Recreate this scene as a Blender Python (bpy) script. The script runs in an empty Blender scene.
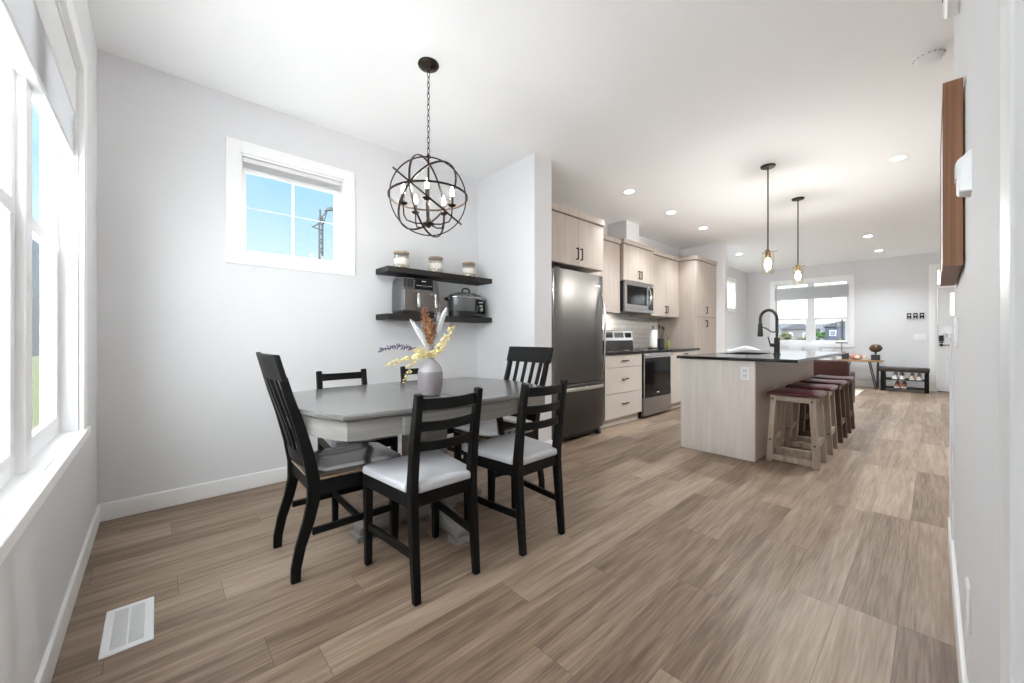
import bpy, bmesh, math, random
from mathutils import Vector, Matrix
PI = math.pi
SC = bpy.context.scene
COL = SC.collection
random.seed(7)

# ------------------------------------------------------------------ materials
def new_mat(name):
    m = bpy.data.materials.new(name); m.use_nodes = True
    nt = m.node_tree
    return m, nt, nt.nodes['Principled BSDF']

def N(nt, kind, **kw):
    n = nt.nodes.new(kind)
    for k, v in kw.items(): setattr(n, k, v)
    return n

def plain(name, col, rough=.5, metal=0., bump=0., bscale=200., spec=None, var=0., vscale=8., coat=0.):
    m, nt, b = new_mat(name)
    b.inputs['Base Color'].default_value = (*col, 1)
    b.inputs['Roughness'].default_value = rough
    b.inputs['Metallic'].default_value = metal
    if coat: b.inputs['Coat Weight'].default_value = coat; b.inputs['Coat Roughness'].default_value = .15
    if spec is not None: b.inputs['Specular IOR Level'].default_value = spec
    tc = N(nt, 'ShaderNodeTexCoord')
    if var:
        nz = N(nt, 'ShaderNodeTexNoise'); nz.inputs['Scale'].default_value = vscale; nz.inputs['Detail'].default_value = 4
        nt.links.new(tc.outputs['Object'], nz.inputs['Vector'])
        mx = N(nt, 'ShaderNodeMix', data_type='RGBA')
        nt.links.new(nz.outputs['Fac'], mx.inputs['Factor'])
        mx.inputs['A'].default_value = (*[c*(1-var) for c in col], 1)
        mx.inputs['B'].default_value = (*[min(1, c*(1+var)) for c in col], 1)
        nt.links.new(mx.outputs['Result'], b.inputs['Base Color'])
    if bump:
        nz = N(nt, 'ShaderNodeTexNoise'); nz.inputs['Scale'].default_value = bscale; nz.inputs['Detail'].default_value = 3
        nt.links.new(tc.outputs['Object'], nz.inputs['Vector'])
        bp = N(nt, 'ShaderNodeBump'); bp.inputs['Strength'].default_value = bump; bp.inputs['Distance'].default_value = .004
        nt.links.new(nz.outputs['Fac'], bp.inputs['Height'])
        nt.links.new(bp.outputs['Normal'], b.inputs['Normal'])
    return m

def grain(name, c1, c2, rough=.5, stretch=(30, 30, 1.2), rot=0, detail=6, contrast=(.3, .7), bump=.05, coat=0., scale=1.):
    """wood: noise stretched along one axis of the object"""
    m, nt, b = new_mat(name)
    tc = N(nt, 'ShaderNodeTexCoord'); mp = N(nt, 'ShaderNodeMapping')
    mp.inputs['Scale'].default_value = [s*scale for s in stretch]
    nz = N(nt, 'ShaderNodeTexNoise'); nz.inputs['Scale'].default_value = 1; nz.inputs['Detail'].default_value = detail
    nz.inputs['Roughness'].default_value = .6; nz.inputs['Distortion'].default_value = .4
    rp = N(nt, 'ShaderNodeValToRGB')
    rp.color_ramp.elements[0].position = contrast[0]; rp.color_ramp.elements[1].position = contrast[1]
    rp.color_ramp.elements[0].color = (*c1, 1); rp.color_ramp.elements[1].color = (*c2, 1)
    L = nt.links.new
    L(tc.outputs['Object'], mp.inputs['Vector']); L(mp.outputs['Vector'], nz.inputs['Vector'])
    L(nz.outputs['Fac'], rp.inputs['Fac']); L(rp.outputs['Color'], b.inputs['Base Color'])
    b.inputs['Roughness'].default_value = rough
    if coat: b.inputs['Coat Weight'].default_value = coat; b.inputs['Coat Roughness'].default_value = .12
    if bump:
        bp = N(nt, 'ShaderNodeBump'); bp.inputs['Strength'].default_value = bump; bp.inputs['Distance'].default_value = .003
        L(nz.outputs['Fac'], bp.inputs['Height']); L(bp.outputs['Normal'], b.inputs['Normal'])
    return m

def glass_mat(name, tint=(1, 1, 1), refl=.06):
    m = bpy.data.materials.new(name); m.use_nodes = True; nt = m.node_tree
    nt.nodes.remove(nt.nodes['Principled BSDF'])
    o = nt.nodes['Material Output']
    t = N(nt, 'ShaderNodeBsdfTransparent'); t.inputs['Color'].default_value = (*tint, 1)
    g = N(nt, 'ShaderNodeBsdfGlossy'); g.inputs['Roughness'].default_value = .02
    x = N(nt, 'ShaderNodeMixShader'); x.inputs['Fac'].default_value = refl
    nt.links.new(t.outputs[0], x.inputs[1]); nt.links.new(g.outputs[0], x.inputs[2]); nt.links.new(x.outputs[0], o.inputs['Surface'])
    return m

def sheer_mat(name, col, opacity, transl=.4):
    m = bpy.data.materials.new(name); m.use_nodes = True; nt = m.node_tree
    nt.nodes.remove(nt.nodes['Principled BSDF']); o = nt.nodes['Material Output']
    t = N(nt, 'ShaderNodeBsdfTransparent')
    d = N(nt, 'ShaderNodeBsdfDiffuse'); d.inputs['Color'].default_value = (*col, 1)
    l = N(nt, 'ShaderNodeBsdfTranslucent'); l.inputs['Color'].default_value = (*col, 1)
    x = N(nt, 'ShaderNodeMixShader'); x.inputs['Fac'].default_value = transl
    y = N(nt, 'ShaderNodeMixShader'); y.inputs['Fac'].default_value = opacity
    nt.links.new(d.outputs[0], x.inputs[1]); nt.links.new(l.outputs[0], x.inputs[2])
    nt.links.new(t.outputs[0], y.inputs[1]); nt.links.new(x.outputs[0], y.inputs[2]); nt.links.new(y.outputs[0], o.inputs['Surface'])
    return m

def emit(name, col, strength):
    m = bpy.data.materials.new(name); m.use_nodes = True; nt = m.node_tree
    nt.nodes.remove(nt.nodes['Principled BSDF']); o = nt.nodes['Material Output']
    e = N(nt, 'ShaderNodeEmission'); e.inputs['Color'].default_value = (*col, 1); e.inputs['Strength'].default_value = strength
    nt.links.new(e.outputs[0], o.inputs['Surface'])
    return m

def floor_mat():
    m, nt, b = new_mat('oak_plank_floor')
    L = nt.links.new
    tc = N(nt, 'ShaderNodeTexCoord'); sp = N(nt, 'ShaderNodeSeparateXYZ'); L(tc.outputs['Object'], sp.inputs[0])
    def M(op, a, bb=None, c=None):
        n = N(nt, 'ShaderNodeMath', operation=op)
        for i, v in enumerate((a, bb, c)):
            if v is None: continue
            if isinstance(v, (int, float)): n.inputs[i].default_value = v
            else: L(v, n.inputs[i])
        return n.outputs[0]
    W, LEN = .17, 1.22
    u = M('DIVIDE', M('SUBTRACT', sp.outputs['X'], .129), W)
    row = M('FLOOR', u); fu = M('FRACT', u)
    wn = N(nt, 'ShaderNodeTexWhiteNoise', noise_dimensions='1D'); L(row, wn.inputs['W'])
    v = M('ADD', M('DIVIDE', sp.outputs['Y'], LEN), M('MULTIPLY', wn.outputs['Value'], 5.0))
    colm = M('FLOOR', v); fv = M('FRACT', v)
    cb = N(nt, 'ShaderNodeCombineXYZ'); L(row, cb.inputs[0]); L(colm, cb.inputs[1])
    w2 = N(nt, 'ShaderNodeTexWhiteNoise', noise_dimensions='2D'); L(cb.outputs[0], w2.inputs['Vector'])
    # grain coordinates: shifted per plank, stretched along Y
    cs = N(nt, 'ShaderNodeCombineXYZ')
    L(M('ADD', sp.outputs['X'], M('MULTIPLY', w2.outputs['Value'], 37.0)), cs.inputs[0])
    L(M('ADD', sp.outputs['Y'], M('MULTIPLY', w2.outputs['Value'], 91.0)), cs.inputs[1])
    mp = N(nt, 'ShaderNodeMapping'); mp.inputs['Scale'].default_value = (30, 1.9, 1); L(cs.outputs[0], mp.inputs['Vector'])
    nz = N(nt, 'ShaderNodeTexNoise'); nz.inputs['Scale'].default_value = 1; nz.inputs['Detail'].default_value = 7; nz.inputs['Roughness'].default_value = .62
    nz.inputs['Distortion'].default_value = .6; L(mp.outputs[0], nz.inputs['Vector'])
    mp2 = N(nt, 'ShaderNodeMapping'); mp2.inputs['Scale'].default_value = (9, .55, 1); L(cs.outputs[0], mp2.inputs['Vector'])
    n2 = N(nt, 'ShaderNodeTexNoise'); n2.inputs['Scale'].default_value = 1; n2.inputs['Detail'].default_value = 3; n2.inputs['Distortion'].default_value = 1.2
    L(mp2.outputs[0], n2.inputs['Vector'])
    mp3 = N(nt, 'ShaderNodeMapping'); mp3.inputs['Scale'].default_value = (150, 5, 1); L(cs.outputs[0], mp3.inputs['Vector'])
    n3 = N(nt, 'ShaderNodeTexNoise'); n3.inputs['Scale'].default_value = 1; n3.inputs['Detail'].default_value = 3; L(mp3.outputs[0], n3.inputs['Vector'])
    tone = M('ADD', M('ADD', M('ADD', M('MULTIPLY', w2.outputs['Value'], .20), .04), M('MULTIPLY', nz.outputs['Fac'], .55)),
             M('ADD', M('MULTIPLY', n2.outputs['Fac'], .36), M('MULTIPLY', n3.outputs['Fac'], .36)))
    rp = N(nt, 'ShaderNodeValToRGB'); cr = rp.color_ramp
    cr.elements[0].position = .47; cr.elements[0].color = (.080, .050, .032, 1)
    cr.elements[1].position = 1.0; cr.elements[1].color = (.42, .322, .243, 1)
    e = cr.elements.new(.65); e.color = (.170, .114, .077, 1)
    e = cr.elements.new(.81); e.color = (.285, .206, .148, 1)
    L(tone, rp.inputs['Fac'])
    # seams
    du = M('MULTIPLY', M('MINIMUM', fu, M('SUBTRACT', 1.0, fu)), W)
    dv = M('MULTIPLY', M('MINIMUM', fv, M('SUBTRACT', 1.0, fv)), LEN)
    seam = M('LESS_THAN', M('MINIMUM', du, dv), .0011)
    mx = N(nt, 'ShaderNodeMix', data_type='RGBA'); L(M('MULTIPLY', seam, .55), mx.inputs['Factor'])
    L(rp.outputs['Color'], mx.inputs['A']); mx.inputs['B'].default_value = (.05, .035, .025, 1)
    L(mx.outputs['Result'], b.inputs['Base Color'])
    b.inputs['Roughness'].default_value = .42
    b.inputs['Specular IOR Level'].default_value = .3
    bp = N(nt, 'ShaderNodeBump'); bp.inputs['Strength'].default_value = .12; bp.inputs['Distance'].default_value = .002
    L(M('SUBTRACT', nz.outputs['Fac'], M('MULTIPLY', seam, .8)), bp.inputs['Height']); L(bp.outputs['Normal'], b.inputs['Normal'])
    return m

def tile_mat():
    m, nt, b = new_mat('white_subway_tile'); L = nt.links.new
    tc = N(nt, 'ShaderNodeTexCoord'); sp = N(nt, 'ShaderNodeSeparateXYZ'); L(tc.outputs['Object'], sp.inputs[0])
    cb = N(nt, 'ShaderNodeCombineXYZ'); L(sp.outputs['Y'], cb.inputs[0]); L(sp.outputs['Z'], cb.inputs[1])
    br = N(nt, 'ShaderNodeTexBrick'); L(cb.outputs[0], br.inputs['Vector'])
    br.inputs['Color1'].default_value = (.72, .71, .69, 1); br.inputs['Color2'].default_value = (.68, .67, .65, 1)
    br.inputs['Mortar'].default_value = (.42, .41, .40, 1); br.inputs['Scale'].default_value = 1
    br.inputs['Mortar Size'].default_value = .0028; br.inputs['Brick Width'].default_value = .2; br.inputs['Row Height'].default_value = .075
    L(br.outputs['Color'], b.inputs['Base Color']); b.inputs['Roughness'].default_value = .18
    bp = N(nt, 'ShaderNodeBump'); bp.inputs['Strength'].default_value = .3; bp.inputs['Distance'].default_value = .003; bp.invert = True
    L(br.outputs['Fac'], bp.inputs['Height']); L(bp.outputs['Normal'], b.inputs['Normal'])
    return m

WALL = plain('grey_wall_paint', (.745, .745, .757), .75, bump=.04, bscale=260, spec=.25)
CEIL = plain('ceiling_texture', (.93, .93, .935), .9, bump=.35, bscale=90, spec=.1)
TRIM = plain('white_trim_paint', (.90, .90, .90), .38)
VINYL = plain('white_vinyl', (.90, .90, .91), .3)
FLOOR = floor_mat()
TILE = tile_mat()
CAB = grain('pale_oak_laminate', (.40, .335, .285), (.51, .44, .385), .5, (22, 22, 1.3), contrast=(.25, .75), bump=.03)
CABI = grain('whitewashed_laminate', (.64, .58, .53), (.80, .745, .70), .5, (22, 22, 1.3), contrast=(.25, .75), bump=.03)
CABW = plain('drawer_laminate', (.58, .535, .485), .5, var=.05, vscale=12)
REVEAL = plain('dark_reveal', (.035, .028, .023), .7)
BLKMETAL = plain('black_metal', (.008, .0078, .0075), .4, spec=.4)
BLKPAINT = plain('black_painted_wood', (.0055, .0054, .0052), .5, spec=.2, bump=.05, bscale=60, var=.25, vscale=20)
SHELFBLK = grain('ebony_shelf', (.005, .0045, .004), (.018, .014, .011), .55, (2, 3, 40), contrast=(.3, .8))
CUSH = plain('pale_grey_upholstery', (.52, .52, .545), .9, bump=.25, bscale=500, var=.06, vscale=14)
SEATWOOD = grain('polished_brown_seat', (.022, .014, .010), (.085, .058, .042), .15, (22, 2.2, 8), contrast=(.3, .75), coat=.5)
SEATEDGE = grain('raw_seat_edge', (.25, .17, .10), (.42, .30, .19), .5, (20, 3, 40))
TABLE = grain('grey_washed_table', (.112, .108, .105), (.185, .18, .172), .24, (26, 1.4, 10), contrast=(.25, .8), coat=.4)
TABLESIDE = grain('grey_washed_side', (.18, .172, .162), (.345, .33, .31), .4, (3, 1.4, 30), contrast=(.25, .8))
STEEL = plain('brushed_steel', (.40, .39, .385), .30, metal=1., bump=.015, bscale=30)
STEELD = plain('dark_steel', (.125, .12, .116), .33, metal=1.)
STEELB = plain('bright_steel', (.66, .66, .66), .2, metal=1.)
BLKGLASS = plain('black_glass', (.004, .004, .0045), .08, spec=.22)
BLKPLAS = plain('black_plastic', (.015, .015, .016), .38)
GREYPLAS = plain('grey_plastic', (.085, .088, .095), .32)
STONE = plain('black_quartz', (.014, .0145, .016), .12, var=.6, vscale=260)
LEATHER = plain('oxblood_leather', (.066, .006, .008), .28, bump=.12, bscale=260, var=.2, vscale=18)
LEATHERB = plain('russet_leather', (.038, .0085, .005), .45, bump=.1, bscale=200, var=.15, vscale=8)
STOOLWOOD = grain('weathered_stool_wood', (.20, .145, .105), (.50, .42, .34), .6, (26, 26, 2.2), contrast=(.25, .75), bump=.15)
STOOLDARK = grain('brown_stool_wood', (.05, .028, .02), (.14, .085, .06), .55, (26, 26, 2.2), contrast=(.25, .75), bump=.15)
WALNUT = grain('walnut_frame', (.10, .042, .019), (.33, .155, .075), .5, (170, 60, 1.3), contrast=(.25, .75), bump=.2)
CANVAS = plain('white_canvas', (.85, .85, .84), .8)
WHITEP = plain('white_plastic', (.86, .86, .87), .35)
BRONZE = plain('oil_rubbed_bronze', (.032, .024, .019), .38, metal=.8)
BRASS = plain('aged_brass', (.22, .145, .06), .35, metal=1.)
CANDLE = plain('candle_sleeve', (.03, .022, .018), .5)
WAX = plain('cream_wax', (.80, .73, .64), .5)
LIDWOOD = grain('lid_wood', (.25, .19, .13), (.42, .33, .25), .55, (10, 40, 40))
JARGLASS = glass_mat('jar_glass', (.93, .92, .90), .10)
WINGLASS = glass_mat('window_glass', (.97, .98, .98), .015)
AMBER = glass_mat('amber_glass', (1.0, .985, .95), .07)
SCREEN = sheer_mat('insect_screen_mesh', (.12, .12, .125), .40, .02)
BLIND = sheer_mat('grey_blind_fabric', (.74, .74, .75), .97, .25)
BLINDSOLID = plain('grey_blind_solid', (.74, .74, .75), .7)
BLINDW = sheer_mat('pale_blind_fabric', (.80, .80, .81), .93, .55)
VASEL = plain('pale_lilac_glaze', (.35, .33, .345), .5, bump=.05, bscale=60)
VASED = plain('lilac_grey_glaze', (.215, .19, .20), .55, bump=.08, bscale=80, var=.06)
RUST = plain('rust_plume', (.27, .125, .06), .9, bump=.4, bscale=200, var=.35, vscale=60)
YELLOW = plain('yellow_dried_leaf', (.80, .69, .36), .8, var=.25, vscale=40)
FEATHER = plain('white_feather', (.50, .49, .50), .85, bump=.3, bscale=150)
PURPLE = plain('dusty_purple', (.075, .05, .13), .85, var=.5, vscale=80)
SPECK = plain('speckled_grey', (.25, .24, .26), .8, var=.9, vscale=130)
STEM = plain('dry_stem', (.30, .24, .12), .8)
SOFA = plain('light_grey_sofa', (.55, .55, .56), .95, bump=.3, bscale=300)
BLANKET = plain('white_blanket', (.62, .62, .62), .95, bump=.5, bscale=60)
LIVEEDGE = grain('honey_wood', (.23, .115, .045), (.46, .27, .12), .45, (4, 30, 30))
RUG = plain('cream_rug', (.62, .56, .47), .95, bump=.5, bscale=200)
SHOEW = plain('white_shoe', (.75, .73, .70), .6)
SHOEC = plain('cream_shoe', (.66, .55, .44), .6)
SHOET = plain('tan_shoe', (.36, .15, .07), .5)
PINK = plain('pink_shell', (.62, .27, .18), .5, var=.5, vscale=25)
IVORY = plain('ivory', (.72, .66, .54), .6)
BALL = plain('bronze_ball', (.11, .07, .04), .3, metal=.5, var=.6, vscale=14)
CHARC = plain('charcoal_ceramic', (.035, .04, .042), .5)
LEAF = plain('green_leaf', (.06, .15, .045), .6, var=.3, vscale=30)
PAPER = plain('paper_towel', (.84, .83, .80), .95, bump=.2, bscale=150)
GREENYEL = plain('yellow_green_bottle', (.26, .25, .03), .3)
HOUSE1 = plain('blue_grey_siding', (.075, .082, .115), .8, var=.15)
HOUSE2 = plain('warm_grey_siding', (.15, .14, .145), .8, var=.15)
ROOF = plain('dark_shingle', (.07, .068, .08), .9)
HGLASS = plain('house_window_glass', (.10, .12, .15), .2)
TREE1 = plain('tree_foliage', (.03, .075, .014), .9, var=.5, vscale=2.5)
TREE2 = plain('autumn_foliage', (.06, .056, .022), .9, var=.5, vscale=2.5)
TRUNK = plain('tree_bark', (.10, .075, .055), .9)
LAWN = plain('dry_lawn', (.09, .10, .04), .95, var=.3, vscale=.6)
HILL = plain('hazy_hill', (.14, .145, .165), .95, var=.25, vscale=.12)
POLEM = plain('weathered_pole', (.0035, .005, .006), .7)
DOWN = emit('downlight_glow', (.97, .985, 1.0), 14)
BULB = emit('bulb_glow', (1, .965, .915), 110)
BULBP = emit('pendant_bulb_glow', (.98, .98, 1.0), 470)
TASK = emit('task_light_glow', (1, .90, .76), 70)
DISPLAY = emit('display_glow', (.55, .75, .9), .5)
MARK = plain('pale_print', (.7, .7, .7), .5)

# ------------------------------------------------------------------ mesh builder
class MB:
    def __init__(s): s.bm = bmesh.new()
    def hexa(s, p):
        v = [s.bm.verts.new(q) for q in p]
        for f in ((0, 3, 2, 1), (4, 5, 6, 7), (0, 1, 5, 4), (1, 2, 6, 5), (2, 3, 7, 6), (3, 0, 4, 7)):
            s.bm.faces.new([v[i] for i in f])
        return s
    def box(s, x0, x1, y0, y1, z0, z1):
        return s.hexa([(x0, y0, z0), (x1, y0, z0), (x1, y1, z0), (x0, y1, z0), (x0, y0, z1), (x1, y0, z1), (x1, y1, z1), (x0, y1, z1)])
    def loft(s, rings, cap=True, closed=False):
        vr = [[s.bm.verts.new(p) for p in r] for r in rings]
        n = len(vr[0]); m = len(vr)
        for i in range(m if closed else m-1):
            a, b = vr[i], vr[(i+1) % m]
            for j in range(n):
                s.bm.faces.new((a[j], a[(j+1) % n], b[(j+1) % n], b[j]))
        if cap and not closed:
            s.bm.faces.new(list(reversed(vr[0]))); s.bm.faces.new(vr[-1])
        return s
    def bar(s, path, w, d, side=(1, 0, 0)):
        """rectangular section swept along a path; w across `side`, d across the other direction"""
        P = [Vector(p) for p in path]; side = Vector(side).normalized(); rings = []
        for i, p in enumerate(P):
            t = (P[min(i+1, len(P)-1)] - P[max(i-1, 0)]).normalized()
            o = t.cross(side)
            o = o.normalized() if o.length > 1e-6 else Vector((0, 0, 1))
            sd = o.cross(t).normalized()
            ww = w[i] if isinstance(w, (list, tuple)) else w
            dd = d[i] if isinstance(d, (list, tuple)) else d
            rings.append([p + sd*ww/2 + o*dd/2, p - sd*ww/2 + o*dd/2, p - sd*ww/2 - o*dd/2, p + sd*ww/2 - o*dd/2])
        return s.loft(rings)
    def tube(s, path, r, seg=8, closed=False):
        P = [Vector(p) for p in path]; n = len(P); rings = []
        prev = None
        for i, p in enumerate(P):
            if closed: t = (P[(i+1) % n] - P[(i-1) % n]).normalized()
            else: t = (P[min(i+1, n-1)] - P[max(i-1, 0)]).normalized()
            if prev is None:
                a = Vector((0, 0, 1)) if abs(t.z) < .9 else Vector((1, 0, 0))
                u = t.cross(a).normalized()
            else:
                u = prev - t*prev.dot(t)
                u = u.normalized()
            prev = u; v = t.cross(u)
            rr = r[i] if isinstance(r, (list, tuple)) else r
            rings.append([p + (u*math.cos(2*PI*k/seg) + v*math.sin(2*PI*k/seg))*rr for k in range(seg)])
        return s.loft(rings, cap=True, closed=closed)
    def lathe(s, prof, c=(0, 0, 0), seg=24, axis='z', sx=1., sy=1.):
        c = Vector(c); rings = []
        for r, z in prof:
            r = max(r, .0004); ring = []
            for k in range(seg):
                a = 2*PI*k/seg; x, y = r*math.cos(a)*sx, r*math.sin(a)*sy
                q = {'z': (x, y, z), 'x': (z, x, y), 'y': (y, z, x)}[axis]
                ring.append(c + Vector(q))
            rings.append(ring)
        return s.loft(rings)
    def prism(s, poly, axis, a, b):
        def q(u, v, w): return {'x': (w, u, v), 'y': (u, w, v), 'z': (u, v, w)}[axis]
        return s.loft([[q(u, v, a) for u, v in poly], [q(u, v, b) for u, v in poly]])
    def ico(s, c, r, sub=2, sc=(1, 1, 1), jitter=0.):
        res = bmesh.ops.create_icosphere(s.bm, subdivisions=sub, radius=r)
        for v in res['verts']:
            j = 1 + random.uniform(-jitter, jitter)
            v.co = Vector((v.co.x*sc[0]*j + c[0], v.co.y*sc[1]*j + c[1], v.co.z*sc[2]*j + c[2]))
        return s
    def slab(s, us, vs, holes, w0, w1, axis):
        """plate with rectangular holes; u,v plane, w thickness; axis = normal axis"""
        U = sorted(set(us + [h[i] for h in holes for i in (0, 1)])); V = sorted(set(vs + [h[i] for h in holes for i in (2, 3)]))
        def q(u, v, w): return {'x': (w, u, v), 'y': (u, w, v), 'z': (u, v, w)}[axis]
        def solid(i, j):
            if i < 0 or j < 0 or i >= len(U)-1 or j >= len(V)-1: return False
            cu, cv = (U[i]+U[i+1])/2, (V[j]+V[j+1])/2
            return not any(h[0] < cu < h[1] and h[2] < cv < h[3] for h in holes)
        cache = {}
        def vt(i, j, k):
            if (i, j, k) not in cache: cache[(i, j, k)] = s.bm.verts.new(q(U[i], V[j], (w0, w1)[k]))
            return cache[(i, j, k)]
        for i in range(len(U)-1):
            for j in range(len(V)-1):
                if not solid(i, j): continue
                for k in (0, 1): s.bm.faces.new((vt(i, j, k), vt(i+1, j, k), vt(i+1, j+1, k), vt(i, j+1, k)))
                for (di, dj, a, b) in ((-1, 0, (i, j), (i, j+1)), (1, 0, (i+1, j), (i+1, j+1)), (0, -1, (i, j), (i+1, j)), (0, 1, (i, j+1), (i+1, j+1))):
                    if not solid(i+di, j+dj): s.bm.faces.new((vt(*a, 0), vt(*b, 0), vt(*b, 1), vt(*a, 1)))
        return s

def wloc(o):
    v = Vector((0, 0, 0))
    while o: v += o.location; o = o.parent
    return v

def obj(name, mb, mat, parent=None, origin=None, bevel=0., smooth=True, sub=0, seg=2):
    bm = mb.bm
    off = wloc(parent) if parent else Vector(origin) if origin else Vector((0, 0, 0))
    bmesh.ops.recalc_face_normals(bm, faces=bm.faces)
    if off.length: bmesh.ops.translate(bm, verts=bm.verts, vec=-off)
    me = bpy.data.meshes.new(name); bm.to_mesh(me); bm.free()
    me.materials.append(mat)
    o = bpy.data.objects.new(name, me); COL.objects.link(o)
    if parent: o.parent = parent
    elif origin: o.location = origin
    if smooth:
        for p in me.polygons: p.use_smooth = True
        me.set_sharp_from_angle(angle=math.radians(38))
    if bevel:
        m = o.modifiers.new('bevel', 'BEVEL'); m.width = bevel; m.segments = seg; m.limit_method = 'ANGLE'; m.angle_limit = math.radians(40)
    if sub:
        m = o.modifiers.new('subd', 'SUBSURF'); m.levels = sub; m.render_levels = sub
    return o

def thing(name, label, cat, loc=(0, 0, 0), rotz=0., group=None):
    o = bpy.data.objects.new(name, None); o.empty_display_size = .1; COL.objects.link(o)
    o.location = loc; o.rotation_euler = (0, 0, rotz)
    return tag(o, label, cat, group)

def tag(o, label, cat, group=None):
    o['label'] = label; o['category'] = cat
    if group: o['group'] = group
    return o

def struct(name, mb, mat, **kw):
    o = obj(name, mb, mat, **kw); o['kind'] = 'structure'; return o

def sempty(name, loc):
    o = bpy.data.objects.new(name, None); COL.objects.link(o); o.location = loc; o['kind'] = 'structure'; return o

def dup(root, loc, rotz, label, group=None):
    def cp(o, parent):
        c = o.copy(); COL.objects.link(c)
        if parent: c.parent = parent
        for ch in [x for x in bpy.data.objects if x.parent == o]: cp(ch, c)
        return c
    r = cp(root, None); r.location = loc; r.rotation_euler = (0, 0, rotz); r['label'] = label
    if group: r['group'] = group
    return r

# ------------------------------------------------------------------ room shell
H = 2.743
XR, YF = 3.345, 11.57          # right wall of the dining end, far wall
XE = 4.55                      # entry side wall
struct('floor', MB().box(-.15, XE+.12, -.2, YF+.15, -.12, 0), FLOOR)
struct('ceiling', MB().box(-.15, XE+.12, -.2, YF+.15, H, H+.12), CEIL)

W1 = (.685, 1.39, 1.667, 2.362)      # small dining window in the left wall (Y0,Y1,Z0,Z1)
W4 = (9.88, 10.62, 1.76, 2.40)       # living-room window in the left wall
W2 = (.73, 2.67, .66, 2.26)          # big window of the back wall (X0,X1,Z0,Z1)
W3 = (.60, 2.02, .93, 2.37)          # far window
DR = (3.31, 4.22, 0., 2.42)          # front door and transom opening
struct('wall_left', MB().slab([-.2, YF+.15], [0, H], [W1, W4], -.15, 0, 'x'), WALL)
struct('wall_back', MB().slab([0, XE], [0, H], [W2], -.108, 0, 'y'), WALL)
struct('wall_far', MB().slab([0, XE], [0, H], [W3, DR], YF, YF+.15, 'y'), WALL)
struct('wall_entry', MB().box(XE, XE+.12, 0, YF, 0, H), WALL)
D2 = (.06, .91, 0., 2.05)
struct('wall_right', MB().slab([0, 3.0], [0, H], [D2], XR, XR+.12, 'x'), WALL)
struct('wall_partition', MB().box(0, .84, 2.771, 3.002, 0, H), WALL)
struct('wall_kitchen_end', MB().box(0, .80, 7.595, 7.768, 0, H), WALL, bevel=.02, seg=3)
struct('wall_chase', MB().box(0, .316, 5.195, 5.55, 2.41, H), WALL)
# half wall beside the stair opening
kw = sempty('wall_half', (3.40, 3.17, 0))
obj('half_wall_body', MB().box(3.337, 3.46, 3.0, 3.34, 0, 1.09), WALL, kw)
obj('half_wall_cap', MB().box(3.314, 3.485, 3.0, 3.365, 1.09, 1.125).box(3.325, 3.475, 3.0, 3.355, 1.07, 1.09), TRIM, kw, bevel=.002)

def base(name, *boxes):
    m = MB()
    for b in boxes: m.box(*b)
    return struct(name, m, TRIM, bevel=.004)
BH, BT = .105, .013
base('baseboard_left', (0, BT, 0, 2.771, 0, BH))
base('baseboard_back', (BT, XR, 0, BT, 0, BH))
base('baseboard_partition', (BT, .84, 2.771-BT, 2.771, 0, BH), (.84, .84+BT, 2.771-BT, 3.002, 0, BH))
base('baseboard_right', (XR-BT, XR, 1.0, 3.335, 0, BH+.02))
base('baseboard_far', (0, 3.215, YF-BT, YF, 0, BH+.02), (4.315, XE, YF-BT, YF, 0, BH))
base('baseboard_living', (0, BT, 7.768, YF, 0, BH))
base('baseboard_kitchen_end', (.80, .80+BT, 7.595, 7.768+BT, 0, BH))
base('baseboard_entry', (XE-BT, XE, 0, YF, 0, BH))

# backsplash
struct('trim_1', MB().box(0, .012, 4.05, 6.719, .893, 1.40), TILE)

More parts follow.
